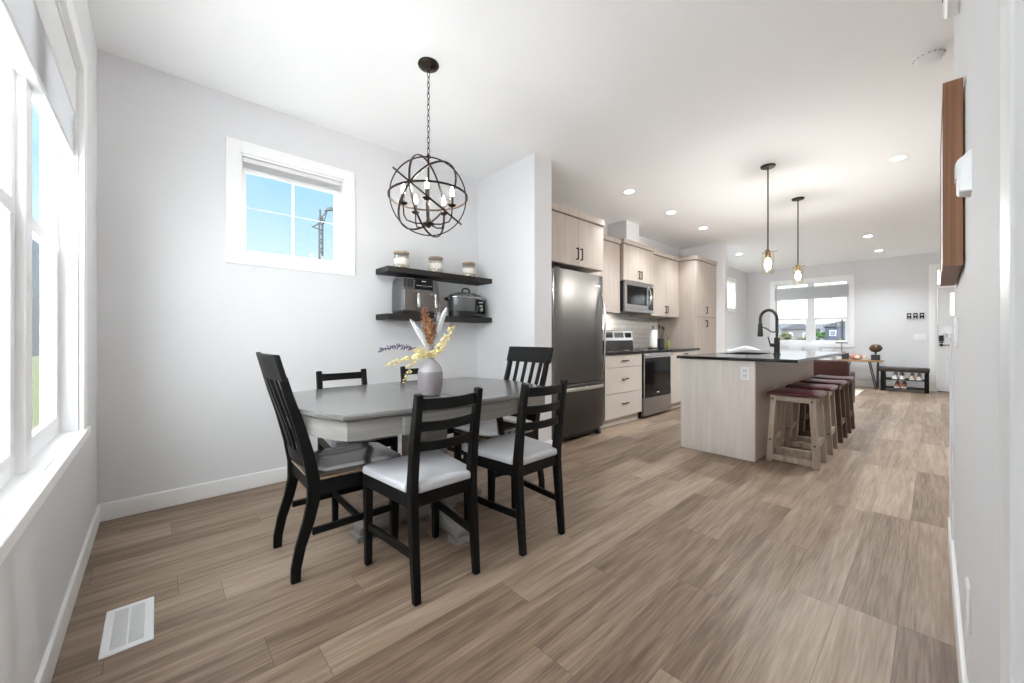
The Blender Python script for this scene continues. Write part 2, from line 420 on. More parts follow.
# ------------------------------------------------------------------ windows
DIMGLASS = glass_mat('dimming_glass', (.62, .635, .64), .05)  # grey tint added to the pane to dim the bright view outside
def window(name, plane, W, wall, glass=None, casing=.083, depth=-.15, frame_n=-.11, fw=.04, mull=None, sash=None, grille=None, cth=.018, stool=False, screen=False):
    """plane: function (u,n,z)->(x,y,z); n is positive into the room. wall = outline of the opening"""
    u0, u1, z0, z1 = W
    c = plane((u0+u1)/2, 0, z0)
    e = sempty(name, c)
    def bx(m, a0, a1, n0, n1, b0, b1):
        p, q = plane(a0, n0, b0), plane(a1, n1, b1)
        m.box(min(p[0], q[0]), max(p[0], q[0]), min(p[1], q[1]), max(p[1], q[1]), min(p[2], q[2]), max(p[2], q[2])); return m
    m = MB()
    bx(m, u0-casing, u0, 0, cth, z0-(.03 if stool else casing), z1+casing); bx(m, u1, u1+casing, 0, cth, z0-(.03 if stool else casing), z1+casing)
    bx(m, u0, u1, 0, cth, z1, z1+casing)
    if not stool: bx(m, u0, u1, 0, cth, z0-casing, z0)
    obj('casing', m, TRIM, e, bevel=.002)
    if stool:
        m = MB(); bx(m, u0-casing, u1+casing, 0, cth+.012, z0-.034, z0+.004)
        bx(m, u0, u1, max(depth, frame_n-.05), 0, z0-.015, z0+.004); obj('stool', m, TRIM, e, bevel=.003)
    m = MB(); t = .012
    bx(m, u0, u0+t, depth, 0, z0, z1); bx(m, u1-t, u1, depth, 0, z0, z1); bx(m, u0, u1, depth, 0, z1-t, z1)
    if not stool: bx(m, u0, u1, depth, 0, z0, z0+t)
    obj('jamb', m, TRIM, e)
    units = [(u0+t, u1-t)]
    if mull:
        units = []; last = u0+t
        for q in mull:
            units.append((last, q[0])); last = q[1]
            m = MB(); bx(m, q[0], q[1], depth, q[2], z0, z1); obj('mullion', m, TRIM, e, bevel=.003)
        units.append((last, u1-t))
    for a, b in units:
        m = MB(); n0, n1 = frame_n-.022, frame_n
        bx(m, a, a+fw, n0, n1, z0, z1); bx(m, b-fw, b, n0, n1, z0, z1); bx(m, a+fw, b-fw, n0, n1, z1-fw, z1); bx(m, a+fw, b-fw, n0, n1, z0, z0+fw)
        obj('frame', m, VINYL, e, bevel=.003)
        ia, ib, i0, i1 = a+fw, b-fw, z0+fw, z1-fw
        panes = [(i0, i1, frame_n-.016)]
        if sash:
            m = MB(); bx(m, ia, ib, frame_n-.02, frame_n+.008, sash-.022, sash+.022)
            # lower sash stiles
            bx(m, ia, ia+.028, frame_n-.02, frame_n+.004, i0, sash-.022); bx(m, ib-.028, ib, frame_n-.02, frame_n+.004, i0, sash-.022)
            bx(m, ia+.028, ib-.028, frame_n-.02, frame_n+.004, i0, i0+.03)
            obj('sash', m, VINYL, e, bevel=.003)
            panes = [(sash+.02, i1, frame_n-.017), (i0, sash-.02, frame_n-.011)]
            if screen:
                m = MB(); bx(m, ia, ib, frame_n-.0215, frame_n-.0205, i0, sash); obj('insect_screen', m, SCREEN, e)
        for k, (b0, b1, n) in enumerate(panes):
            m = MB(); bx(m, ia, ib, n-.003, n+.003, b0, b1); obj('pane', m, glass or WINGLASS, e)
            if grille and (k == 0):
                m = MB(); g = .008
                for gu in grille[0]: x = ia+(ib-ia)*gu; bx(m, x-g, x+g, n+.003, n+.010, b0, b1)
                for gz in grille[1]: zz = b0+(b1-b0)*gz; bx(m, ia, ib, n+.003, n+.008, zz-g*.28, zz+g*.28)
                obj('grille', m, VINYL, e)
    return e
PL = lambda u, n, z: (n, u, z)
PB = lambda u, n, z: (u, n, z)
PF = lambda u, n, z: (u, YF-n, z)
window('window_1', PL, W1, None, frame_n=-.085, fw=.035, grille=([.5], [.5]))
window('window_2', PB, W2, None, casing=.10, depth=-.106, frame_n=-.055, fw=.05, mull=((1.35, 1.43, -.035), (2.0, 2.08, -.035)), sash=1.45, stool=True, screen=True, cth=.018)
window('window_3', PF, W3, None, glass=DIMGLASS, frame_n=-.07, fw=.04, mull=((1.298, 1.342, -.03),), sash=1.50, grille=([.5], []))
window('window_4', PL, W4, None, frame_n=-.085, fw=.035)

def blind(label, plane, u0, u1, n0, n1, zt, zb, rail, pleats, mat, group=None, railmat=None):
    c = plane((u0+u1)/2, n0, zt); t = thing('window_blind', label, 'blind', c)
    def bx(m, a0, a1, c0, c1, b0, b1):
        p, q = plane(a0, c0, b0), plane(a1, c1, b1)
        return m.box(min(p[0], q[0]), max(p[0], q[0]), min(p[1], q[1]), max(p[1], q[1]), b0, b1)
    obj('headrail', bx(MB(), u0, u1, n0, n1, zt-rail, zt), railmat or BLINDSOLID, t, bevel=.004)
    m = MB(); zz = zt-rail; h = (zz-zb-.025)/pleats
    for k in range(pleats):
        a, b = zz-h*k-.002, zz-h*(k+1)
        prof = [(n0+.006, b), (n1-.012, b), (n1-.002, (a+b)/2), (n1-.012, a), (n0+.006, a)]
        P0 = [plane(u0+.004, n, z) for n, z in prof]; P1 = [plane(u1-.004, n, z) for n, z in prof]
        m.loft([P0, P1])
    obj('pleated_shade', m, mat, t, smooth=False)
    obj('bottom_rail', bx(MB(), u0+.002, u1-.002, n0, n1-.004, zb, zb+.024), railmat or BLINDSOLID, t, bevel=.004)
    return t
blind('narrow grey blind gathered at the top of the small dining window', PL, W1[0]+.016, W1[1]-.016, -.055, -.012, W1[3]-.016, W1[3]-.115, .034, 3, BLIND)
blind('deep grey blind gathered above the large side window beside the dining table', PB, W2[0]+.016, 2.65, -.05, -.006, W2[3]-.014, 1.855, .195, 8, BLIND)
blind('wide grey pleated blind half drawn on the far living room window', PF, W3[0]+.016, W3[1]-.016, -.06, -.012, 2.262, 1.97, .03, 12, BLINDW)

# ------------------------------------------------------------------ doors
d = sempty('door_1', (3.76, YF, 0))
m = MB(); cw = .09
m.box(3.31-cw, 3.31, YF-.018, YF, 0, 2.42+cw).box(4.22, 4.22+cw, YF-.018, YF, 0, 2.42+cw).box(3.31, 4.22, YF-.018, YF, 2.42, 2.42+cw)
obj('casing', m, TRIM, d, bevel=.003)
m = MB().box(3.31, 3.335, YF, YF+.15, 0, 2.42).box(4.195, 4.22, YF, YF+.15, 0, 2.42).box(3.335, 4.195, YF, YF+.15, 2.395, 2.42).box(3.335, 4.195, YF, YF+.15, 2.03, 2.11)
obj('jamb', m, TRIM, d)
lite = (3.505, 4.06, 1.50, 1.93)
dl = obj('door_slab', MB().slab([3.337, 4.193], [.012, 2.027], [lite], YF+.03, YF+.075, 'y'), plain('door_paint', (.80, .80, .815), .4), d)
m = MB()
for a, b in ((3.485, 3.505), (4.06, 4.08)): m.box(a, b, YF+.022, YF+.03, 1.48, 1.95)
m.box(3.505, 4.06, YF+.022, YF+.03, 1.48, 1.50).box(3.505, 4.06, YF+.022, YF+.03, 1.93, 1.95)
m.box(3.772, 3.792, YF+.028, YF+.04, 1.5, 1.93)
for (z0, z1) in ((.14, .62), (.74, 1.30)):
    for (a, b) in ((3.45, 3.72), (3.81, 4.08)):
        m.box(a, b, YF+.024, YF+.03, z0, z0+.016).box(a, b, YF+.024, YF+.03, z1-.016, z1).box(a, a+.016, YF+.024, YF+.03, z0, z1).box(b-.016, b, YF+.024, YF+.03, z0, z1)
obj('moulding', m, TRIM, dl)
obj('pane', MB().box(3.505, 4.06, YF+.05, YF+.056, 1.5, 1.93), WINGLASS, dl)
obj('transom_pane', MB().box(3.335, 4.195, YF+.06, YF+.066, 2.11, 2.395), WINGLASS, d)
m = MB().lathe([(.026, 0), (.028, .012), (.012, .014), (.012, .05)], (3.385, YF+.03, .915), 16, 'y')
for v in m.bm.verts: v.co.y = 2*(YF+.03) - v.co.y
m.bar([(3.385, YF-.02, .915), (3.50, YF-.022, .915)], .018, .014, (0, 0, 1))
obj('handle', m, BLKMETAL, dl)
obj('keypad_lock', MB().box(3.352, 3.418, YF+.006, YF+.03, .99, 1.105).box(3.36, 3.41, YF, YF+.006, .955, .985), BLKMETAL, dl, bevel=.004)
obj('threshold', MB().box(3.335, 4.195, YF-.01, YF+.12, 0, .012), BLKMETAL, d)

d = sempty('door_2', (XR, .48, 0))
m = MB().box(XR-.012, XR, .91, 1.0, 0, 2.14).box(XR-.012, XR, .06, .91, 2.05, 2.14).box(XR-.012, XR, .013, .06, 0, 2.14)
obj('casing', m, TRIM, d, bevel=.003)
obj('jamb', MB().box(XR, XR+.12, .06, .075, 0, 2.05).box(XR, XR+.12, .895, .91, 0, 2.05).box(XR, XR+.12, .075, .895, 2.035, 2.05), TRIM, d)
obj('door_slab', MB().box(XR+.03, XR+.07, .077, .893, .008, 2.033), TRIM, d)

# ------------------------------------------------------------------ outdoors
g = struct('ground', MB().box(-70, 60, YF+.4, 160, -.9, -.7), LAWN)
struct('ground_side', MB().box(-60, -.6, -8, YF+.4, -.9, -.7), LAWN)
m = MB(); pts = [(-90, -.7)]
for i in range(31):
    x = -90+i*5; pts.append((x, 4.6+.9*math.sin(i*.55)+.5*math.sin(i*1.7)-.012*(x+20)))
pts.append((60, -.7)); m.prism(pts, 'y', 150, 158)
struct('hill', m, HILL)
def house(label, x0, x1, y, hgt, mat, ridge=1.6, depth=9):
    t = thing('townhouse', label, 'house', ((x0+x1)/2, y, -.7), group=None)
    obj('wall', MB().box(x0, x1, y, y+depth, -.7, hgt), mat, t)
    mid = (x0+x1)/2
    m = MB().prism([(x0-.4, hgt), (x1+.4, hgt), (mid+(x1-x0)*.12, hgt+ridge), (mid-(x1-x0)*.12, hgt+ridge)], 'y', y-.4, y+depth)
    obj('roof', m, ROOF, t)
    n = max(2, int((x1-x0)/1.9)); st = (x1-x0)/n
    for k in range(n):
        for zc in ((hgt-1.2),) if hgt < 2.6 else (hgt-1.2, hgt-3.4):
            cx = x0+st*(k+.5); w = obj('house_window', MB().box(cx-.5, cx+.5, y-.05, y+.02, zc-.6, zc+.5), TRIM, t)
            obj('pane', MB().box(cx-.42, cx+.42, y-.07, y-.05, zc-.52, zc+.42), HGLASS, w)
    return t
HS = [(-24, -18.2, 3.0, 1, 'blue grey gabled townhouse at the left edge of the far window view'), (-17.6, -12.2, 2.6, 2, 'warm grey townhouse left of the far window mullion'), (-11.6, -6.5, 3.1, 1, 'tall blue grey townhouse just right of the far window mullion'),
      (-5.9, -1.2, 2.3, 2, 'low warm grey townhouse in the middle of the right far pane'), (-.6, 4.2, 2.7, 1, 'blue grey townhouse toward the right of the right far pane'), (4.8, 10, 2.4, 2, 'warm grey townhouse at the right edge of the far window view')]
for k, (a, b, h_, mt, lab) in enumerate(HS):
    house(lab, a, b, 88+(k % 3)*6, h_, HOUSE1 if mt == 1 else HOUSE2, 1.0, 5)
def shrub(label, x, y, r, h, mat, n=26):
    t = thing('tree', label, 'tree', (x, y, -.7))
    m = MB()
    for k in range(n):
        a = random.uniform(0, 2*PI); q = r*math.sqrt(random.random())*.85; zz = random.uniform(.35, .95)
        m.ico((x+q*math.cos(a), y+q*math.sin(a), -.7+h*zz*(1-.25*q/r)), r*random.uniform(.22, .36), 2, (1, 1, .8), .16)
    obj('foliage', m, mat, t, smooth=False)
    obj('trunk', MB().tube([(x, y, -.7), (x+.03, y, -.7+h*.6)], [.07, .04], 8), TRUNK, t)
    return t
shrub('olive green bush outside the left half of the far window', -3.4, 30, .60, 2.45, TREE2, 26)
shrub('dark olive bush just left of the far window mullion', -2.35, 31.5, .50, 2.3, TREE2, 26)
shrub('bright green leafy tree outside just right of the far window mullion', -1.36, 29.5, .40, 2.55, TREE1, 26)
shrub('dusty brown bush at the right end of the far window view', .05, 30.5, .46, 2.1, TREE2, 26)
shrub('dull green bush low in the middle of the right far pane', -.62, 33, .5, 1.95, TREE2, 26)
p = thing('utility_pole', 'slim dark utility pole outside the right far pane', 'pole', (-1.57, 40, -.7))
obj('mast', MB().tube([(-1.57, 40, -.7), (-1.57, 40, 2.5)], .045, 8), POLEM, p); obj('cross_arm', MB().box(-1.87, -1.27, 39.95, 40.05, 2.25, 2.31), POLEM, p)
# lamp post outside the small dining window
lx, ly = -14., 5.3
p = thing('street_lamp', 'tall dark lamp post with an angled lamp head outside the small dining window', 'street lamp', (lx, ly, -.7))
m = MB()
for a, b in ((-.06, -.06), (.06, -.06), (.06, .06), (-.06, .06)): m.bar([(lx+a, ly+b, -.7), (lx+a, ly+b, 6.05)], .035, .035)
for k in range(34):
    z = -.6+k*.195; s_ = 1 if k % 2 else -1
    m.bar([(lx+.06, ly-.06*s_, z), (lx+.06, ly+.06*s_, z+.195)], .03, .03); m.bar([(lx-.06*s_, ly-.06, z), (lx+.06*s_, ly-.06, z+.195)], .03, .03, (0, 1, 0))
obj('lattice_mast', m, POLEM, p)
obj('bracket', MB().bar([(lx, ly-.30, 5.62), (lx, ly-.05, 5.82), (lx, ly+.05, 6.1), (lx, ly+.24, 6.36)], .05, .05).bar([(lx, ly-.03, 5.9), (lx, ly-.03, 6.38)], .07, .07).bar([(lx, ly+.10, 5.8), (lx, ly+.22, 6.3)], .04, .04).bar([(lx, ly-.36, 5.62), (lx, ly+.06, 5.52)], .035, .035), POLEM, p)
obj('lamp_head', MB().hexa([(lx-.12, ly+.14, 6.36), (lx+.12, ly+.14, 6.36), (lx+.12, ly+.47, 6.46), (lx-.12, ly+.47, 6.46), (lx-.08, ly+.2, 6.50), (lx+.08, ly+.2, 6.50), (lx+.08, ly+.40, 6.58), (lx-.08, ly+.40, 6.58)]), POLEM, p)

# ------------------------------------------------------------------ dining table
TC = (1.21, 1.44)
def table_outline(inset, n=10):
    P = []
    cx, cy, bx_, by_ = .45-inset, .628-inset, .515-inset, .738-inset
    def arc(p, q, bulge, axis):
        for k in range(n):
            t = k/n; x = p[0]+(q[0]-p[0])*t; y = p[1]+(q[1]-p[1])*t; w = 4*t*(1-t)
            if axis == 'x': x += bulge*w
            else: y += bulge*w
            P.append((TC[0]+x, TC[1]+y))
    arc((-cx, -cy), (cx, -cy), -(by_-cy), 'y'); arc((cx, -cy), (cx, cy), bx_-cx, 'x')
    arc((cx, cy), (-cx, cy), by_-cy, 'y'); arc((-cx, cy), (-cx, -cy), -(bx_-cx), 'x')
    return P
t = thing('dining_table', 'grey-washed pedestal dining table with bowed edges and a deep apron', 'table', (TC[0], TC[1], 0))
m = MB()
rings = []
for ins, z in ((.022, .722), (.008, .727), (.0, .736), (.0, .748), (.006, .755)):
    rings.append([(x, y, z) for x, y in table_outline(ins)])
m.loft(rings); obj('tabletop', m, TABLE, t)
m = MB(); m.box(TC[0]-.508, TC[0]+.508, TC[1]-.0012, TC[1]+.0012, .75, .7556); obj('leaf_seam', m, REVEAL, t)
m = MB(); m.loft([[(x, y, .640) for x, y in table_outline(.024)], [(x, y, .722) for x, y in table_outline(.024)]])
obj('apron', m, TABLESIDE, t)
m = MB()
for yy in (-.35, .02, .36):
    for sx in (-1, 1):
        xx = TC[0]+sx*(.484-.02*abs(yy)); obj('apron_block', MB().box(xx-.012, xx+.012, TC[1]+yy-.028, TC[1]+yy+.028, .642, .718), TABLESIDE, t, bevel=.003)
m = MB(); cx, cy = TC
m.box(cx-.10, cx+.10, cy-.10, cy+.10, .10, .64)
obj('pedestal_column', m, TABLESIDE, t, bevel=.008)
m = MB().box(cx-.16, cx+.16, cy-.16, cy+.16, .60, .64).box(cx-.135, cx+.135, cy-.135, cy+.135, .06, .13)
obj('pedestal_block', m, TABLESIDE, t, bevel=.008)
for k in range(4):
    dx, dy = ((1, 0), (0, 1), (-1, 0), (0, -1))[k]
    prof = [(.10, .03), (.405, .03), (.405, .065), (.37, .085), (.10, .14)]
    m = MB(); a, b = -.045, .045
    pts = lambda w: [(cx+dx*r-dy*w, cy+dy*r+dx*w, z) for r, z in prof]
    m.loft([pts(a), pts(b)])
    for w in (0,):
        q = [(cx+dx*r-dy*ww, cy+dy*r+dx*ww) for r, ww in ((.335, -.055), (.42, -.055), (.42, .055), (.335, .055))]
        m.loft([[(x, y, 0) for x, y in q], [(x, y, .032) for x, y in q]])
    obj('pedestal_foot', m, TABLESIDE, t, bevel=.006)

# ------------------------------------------------------------------ chairs (face local +Y)
def ladder_chair(label):
    t = thing('ladder_back_chair', label, 'chair', group='ladder-back chairs at the dining table')
    for s in (-1, 1):
        m = MB().bar([(s*.150, -.218, 0), (s*.150, -.200, .20), (s*.150, -.183, .40), (s*.150, -.184, .47), (s*.150, -.205, .66), (s*.150, -.236, .845)],
                     [.030, .034, .036, .036, .034, .032], [.030, .036, .042, .042, .036, .03])
        obj('rear_leg', m, BLKPAINT, t, bevel=.004)
    for s in (-1, 1):
        m = MB().bar([(s*.183, .186, 0), (s*.183, .186, .43)], [.030, .038], [.030, .038]); obj('leg', m, BLKPAINT, t, bevel=.004)
    m = MB().box(-.165, .165, .176, .2, .375, .432).box(-.134, .134, -.196, -.174, .375, .432)
    for s in (-1, 1): m.bar([(s*.158, -.165, .404), (s*.19, .17, .404)], .022, .057, (1, 0, 0))
    obj('seat_frame', m, BLKPAINT, t, bevel=.003)
    for s in (-1, 1):
        obj('stretcher', MB().bar([(s*.152, -.19, .185), (s*.183, .17, .185)], .018, .032), BLKPAINT, t, bevel=.003)
    for z0, z1 in ((.608, .652), (.690, .735), (.778, .830)):
        zc = (z0+z1)/2; yb = -.184-(zc-.47)*.135; rings = []
        for k in range(9):
            x = -.138+.276*k/8; w = 1-(x/.138)**2; yy = yb-.024*w; zz = -.003*w
            rings.append([(x, yy-.007, z0+zz*.5), (x, yy+.007, z0+zz*.5), (x, yy+.007, z1+zz-.004), (x, yy-.007, z1+zz-.004)])
        obj('back_slat', MB().loft(rings), BLKPAINT, t, bevel=.003)
    # padded seat: notched round the rear posts
    m = MB(); rings = []
    out = [(-.130, -.205), (.130, -.205), (.133, -.165), (.170, -.155), (.207, .195), (.19, .213), (-.19, .213), (-.207, .195), (-.170, -.155), (-.133, -.165)]
    for sc, z in ((.98, .432), (1., .438), (1., .455), (.985, .464), (.93, .470), (.7, .474), (.4, .475)):
        rings.append([(x*sc, .01+(y-.01)*sc, z) for x, y in out])
    m.loft(rings)
    obj('seat_cushion', m, CUSH, t, bevel=.006)
    return t
c0 = ladder_chair('black ladder-back chair with grey pad nearest the camera, on the open side of the table')
c0.location = (1.655, 1.175, 0); c0.rotation_euler = (0, 0, PI/2)
gl = 'ladder-back chairs at the dining table'
dup(c0, (1.69, 1.73, 0), PI/2+.02, 'black ladder-back chair with grey pad on the open side, nearer the fridge', gl)
dup(c0, (.73, 1.205, 0), -PI/2, 'black ladder-back chair behind the table, under the small dining window', gl)
dup(c0, (.72, 1.815, 0), -PI/2, 'black ladder-back chair behind the vase, in front of the wall shelves', gl)

def slat_chair(label):
    t = thing('slat_back_chair', label, 'chair', group='slat-back chairs at the table ends')
    for s in (-1, 1):
        path = [(s*.19, -.272, 0), (s*.19, -.270, .06), (s*.19, -.252, .15), (s*.19, -.220, .25), (s*.19, -.200, .34), (s*.19, -.200, .43), (s*.191, -.222, .55), (s*.192, -.262, .70), (s*.193, -.300, .82), (s*.193, -.322, .90)]
        m = MB().bar(path, .028, [.038, .040, .042, .047, .052, .053, .048, .041, .036, .034]); obj('rear_leg', m, BLKPAINT, t, bevel=.005)
    for s in (-1, 1):
        m = MB().bar([(s*.185, .185, 0), (s*.185, .185, .42)], [.032, .046], [.032, .046]); obj('leg', m, BLKPAINT, t, bevel=.005)
    m = MB(); rings = []
    for k in range(11):
        x = -.228+.456*k/10; w = 1-(x/.228)**2; y0 = -.318-.022*w
        rings.append([(x, y0+.012-.0, .885), (x, y0-.012, .885), (x, y0-.012-.030, 1.0), (x, y0+.010-.030, 1.0)])
    obj('crest_rail', m.loft(rings), BLKPAINT, t, bevel=.005)
    m = MB(); rings = []
    for k in range(9):
        x = -.178+.356*k/8; w = 1-(x/.178)**2; y0 = -.213-.022*w
        rings.append([(x, y0+.010, .482), (x, y0-.010, .482), (x, y0-.018, .535+.012*w), (x, y0+.002, .535+.012*w)])
    obj('lower_back_rail', m.loft(rings), BLKPAINT, t, bevel=.004)
    for x in (-.114, -.038, .038, .114):
        w = 1-(x/.2)**2
        m = MB().bar([(x, -.217-.02*w, .53), (x*1.02, -.250-.022*w, .66), (x*1.05, -.292-.022*w, .79), (x*1.08, -.324-.022*w, .892)], .030, .012); obj('back_slat', m, BLKPAINT, t, bevel=.003)
    m = MB().box(-.165, .165, .172, .198, .36, .425).box(-.176, .176, -.205, -.183, .36, .425)
    for s in (-1, 1): m.box(s*.19-.012, s*.19+.012, -.18, .165, .36, .425)
    obj('seat_frame', m, BLKPAINT, t, bevel=.003)
    for s in (-1, 1): obj('stretcher', MB().bar([(s*.19, -.205, .20), (s*.186, .17, .20)], .020, .030), BLKPAINT, t, bevel=.003)
    obj('cross_stretcher', MB().box(-.18, .18, -.01, .012, .19, .215), BLKPAINT, t, bevel=.003)
    out = []
    for (x, y, r) in ((-.165, -.215, .0), (.165, -.215, .0), (.205, -.17, 0), (.222, .14, 0), (.205, .205, 0), (.15, .238, 0), (-.15, .238, 0), (-.205, .205, 0), (-.222, .14, 0), (-.205, -.17, 0)): out.append((x, y))
    m = MB().loft([[(x*.97, y*.97, .426) for x, y in out], [(x, y, .431) for x, y in out], [(x, y, .439) for x, y in out]], cap=True)
    se = obj('seat', m, SEATEDGE, t, bevel=.002)
    m = MB().loft([[(x, y, .4392) for x, y in out], [(x*.985, y*.985, .453) for x, y in out], [(x*.90, y*.90, .455) for x, y in out], [(x*.72, y*.72, .447) for x, y in out], [(x*.3, y*.3, .444) for x, y in out]])
    so = obj('seat_surface', m, SEATWOOD, t); so['label'] = 'polished dished brown seat surface'
    return t
e0 = slat_chair('black slat-back chair with polished brown seat at the window end of the table')
e0.location = (1.205, .978, 0); e0.rotation_euler = (0, 0, -.02)
dup(e0, (1.215, 1.99, 0), PI, 'black slat-back chair at the far end of the table, beside the fridge', 'slat-back chairs at the table ends')

# ------------------------------------------------------------------ vase and dried stems
vx, vy, vz = 1.403, 1.366, .756; VS = 1.10
t = thing('flower_vase', 'two-tone lilac grey bottle vase on the dining table', 'vase', (vx, vy, vz))
prof = [(.040, .0), (.050, .004), (.058, .03), (.062, .07), (.0625, .105), (.060, .118)]
obj('vase_body', MB().lathe([(a*VS, b*VS) for a, b in prof], (vx, vy, vz), 32), VASED, t)
prof = [(.0601, .118), (.055, .138), (.043, .156), (.029, .169), (.021, .178), (.019, .190), (.0205, .196), (.016, .197), (.015, .17), (.02, .16)]
nk = obj('vase_neck', MB().lathe([(a*VS, b*VS) for a, b in prof], (vx, vy, vz), 32), VASEL, t); nk['label'] = 'pale glazed shoulder and neck'
mx, my, mz = vx, vy, vz+.190*VS
RV = Vector((.6763, .7366, 0)); FV = Vector((-.7366, .6763, 0)); UP = Vector((0, 0, 1))
def pt(r, u, f=0.): return Vector((mx, my, mz)) + RV*r*1.58 + UP*u*1.62 + FV*f*1.6
def bez(p0, p1, p2, n=14): return [p0*(1-t)**2 + p1*2*t*(1-t) + p2*t*t for t in [k/(n-1) for k in range(n)]]
def stem(name, label, cat, path, part, mat, r=.0014, group=None):
    inside = Vector((mx, my, mz-.10)); full = [inside, Vector((mx+ (path[0]-Vector((mx,my,mz))).x*.3, my+(path[0]-Vector((mx,my,mz))).y*.3, mz))] + path
    t = thing(name, label, cat, tuple(inside), group=group)
    obj('stem', MB().tube(full, r, 6), STEM, t)
    return t
def plume(label, p1, p2, w, seed):
    rnd = random.Random(seed); path = bez(pt(0, 0), p1, p2, 16)
    t = stem('rust_plume', label, 'dried flower', path[:10], 'plume', RUST, group='dried stems in the vase')
    m = MB()
    for k, p in enumerate(path[4:]):
        f = k/11; ww = w*math.sin(PI*min(1, .18+.82*(1-f)))**.7
        m.ico(p, max(.003, ww*.62), 2, (1, 1, 1.6), .25)
        for q in range(12):
            a = rnd.uniform(0, 2*PI); dd = Vector((math.cos(a), math.sin(a), rnd.uniform(.3, .9)))*ww*1.35
            m.tube([p, p+dd*.7, p+dd*1.15], [.005, .0038, .0008], 5)
    obj('plume', m, RUST, t)
plume('tall rust brown plume in the middle of the vase arrangement', pt(-.01, .07), pt(-.022, .160), .019, 1)
plume('shorter rust brown plume just right of the tall one in the vase', pt(.004, .05), pt(.004, .122, -.02), .018, 2)
def feather(label, p1, p2, w):
    path = bez(pt(0, 0), p1, p2, 12)
    t = stem('pale_leaf', label, 'dried leaf', path[:6], 'leaf', FEATHER, group='dried stems in the vase')
    m = MB(); rings = []
    for k, p in enumerate(path[3:]):
        f = k/8; ww = w*(math.sin(PI*(.08+.86*f))**.6); d_ = (path[-1]-path[3]).normalized(); s_ = d_.cross(FV).normalized()
        rings.append([p+s_*ww, p+FV*.002+UP*0, p-s_*ww, p-FV*.006])
    obj('leaf_blade', m.loft(rings), FEATHER, t)
feather('pale dried leaf leaning left in the vase', pt(-.028, .07), pt(-.070, .128), .014)
feather('pale dried leaf curving up to the right in the vase', pt(.025, .10), pt(.058, .168), .015)
feather('thin pale leaf standing behind the rust plumes', pt(.01, .09, .02), pt(.03, .160, .03), .010)
def spray(label, p1, p2, mat, n, sz, name='yellow_spray', seed=1):
    rnd = random.Random(seed); path = bez(pt(0, 0), p1, p2, 24)
    t = stem(name, label, 'dried flower', path, 'blossom', mat, group='dried stems in the vase')
    m = MB()
    for k in range(n):
        f = .12+.88*k/n; i = f*22; a = int(i); p = path[a].lerp(path[a+1], i-a)
        for q in range(3):
            an = rnd.uniform(0, 2*PI); o = (RV*math.cos(an)+FV*math.sin(an)*.8+UP*rnd.uniform(-.6, .8))*sz*1.05
            m.ico(p+o, sz*rnd.uniform(.6, 1.0)*(1.15-.55*f), 1, (1, 1, .55), .2)
    obj('blossom', m, mat, t)
spray('yellow dried spray arching out to the left over the table', pt(-.055, .015, -.02), pt(-.150, -.035, -.06), YELLOW, 24, .0135, seed=3)
spray('yellow dried spray rising to the right of the vase', pt(.05, .03, -.02), pt(.085, .115, -.03), YELLOW, 24, .0150, seed=4)
spray('yellow dried spray drooping down the left side of the vase', pt(-.055, .035, -.04), pt(-.072, -.098, -.06), YELLOW, 18, .0125, seed=5)
spray('small cream and pink spray low in the middle of the bouquet', pt(-.02, .02, -.03), pt(-.04, .025, -.06), YELLOW, 14, .0165, seed=8)
spray('black and white speckled seed stem standing right of the plumes', pt(.018, .10), pt(.032, .20), SPECK, 26, .0105, name='speckled_stem', seed=6)
# lavender sprig: needle leaves along a thin stem
path = bez(pt(0, 0), pt(-.08, .055), pt(-.172, .022), 22)
t = stem('lavender_sprig', 'dusty purple feathery sprig reaching far left from the vase', 'dried flower', path, 'needles', PURPLE, group='dried stems in the vase')
m = MB(); rnd = random.Random(9)
for k in range(6, 22):
    for q in range(4):
        a = rnd.uniform(0, 2*PI); d_ = (-RV*.6+UP*math.sin(a)+FV*math.cos(a)).normalized()*.022
        m.tube([path[k], path[k]+d_*.6, path[k]+d_], [.0032, .003, .0008], 5)
obj('needles', m, PURPLE, t)

# ------------------------------------------------------------------ wall shelves and what stands on them
for nm, z0, z1, lab in (('floating_shelf', 1.618, 1.665, 'upper black floating shelf carrying three candle jars'), ('floating_shelf', 1.222, 1.270, 'lower black floating shelf carrying the two kitchen appliances')):
    o = obj(nm, MB().box(0, .243, 1.656, 2.768, z0, z1), SHELFBLK, None, (0.12, 2.21, z0), bevel=.003); tag(o, lab, 'shelf', 'floating shelves in the dining corner')
def jar(label, y, x=.15):
    z = 1.666
    t = thing('candle_jar', label, 'candle', (x, y, z), group='candle jars on the upper shelf')
    JS = 1.38
    obj('glass', MB().lathe([(a_*JS, b_) for a_, b_ in [(.040, 0), (.045, .004), (.046, .02), (.046, .118), (.042, .128), (.0405, .128), (.043, .117), (.043, .012), (.03, .008)]], (x, y, z), 28), JARGLASS, t)
    obj('wax', MB().lathe([(a_*JS, b_) for a_, b_ in [(.035, .011), (.042, .014), (.042, .086), (.04, .089), (.004, .087)]], (x, y, z), 24), WAX, t)
    obj('label_patch', MB().lathe([(a_*JS, b_) for a_, b_ in [(.0466, .035), (.0468, .036), (.0468, .085), (.0466, .086)]], (x, y, z), 28), plain('jar_label', (.80, .74, .68), .6), t)
    obj('lid', MB().lathe([(a_*JS, b_) for a_, b_ in [(.040, .124), (.047, .128), (.048, .133), (.048, .144), (.046, .147), (.002, .147)]], (x, y, z), 28), LIDWOOD, t)
    return t
j0 = jar('candle jar with wooden lid at the left end of the upper shelf', 1.822)
dup(j0, (.15, 2.165, 1.666), .5, 'candle jar with wooden lid in the middle of the upper shelf')
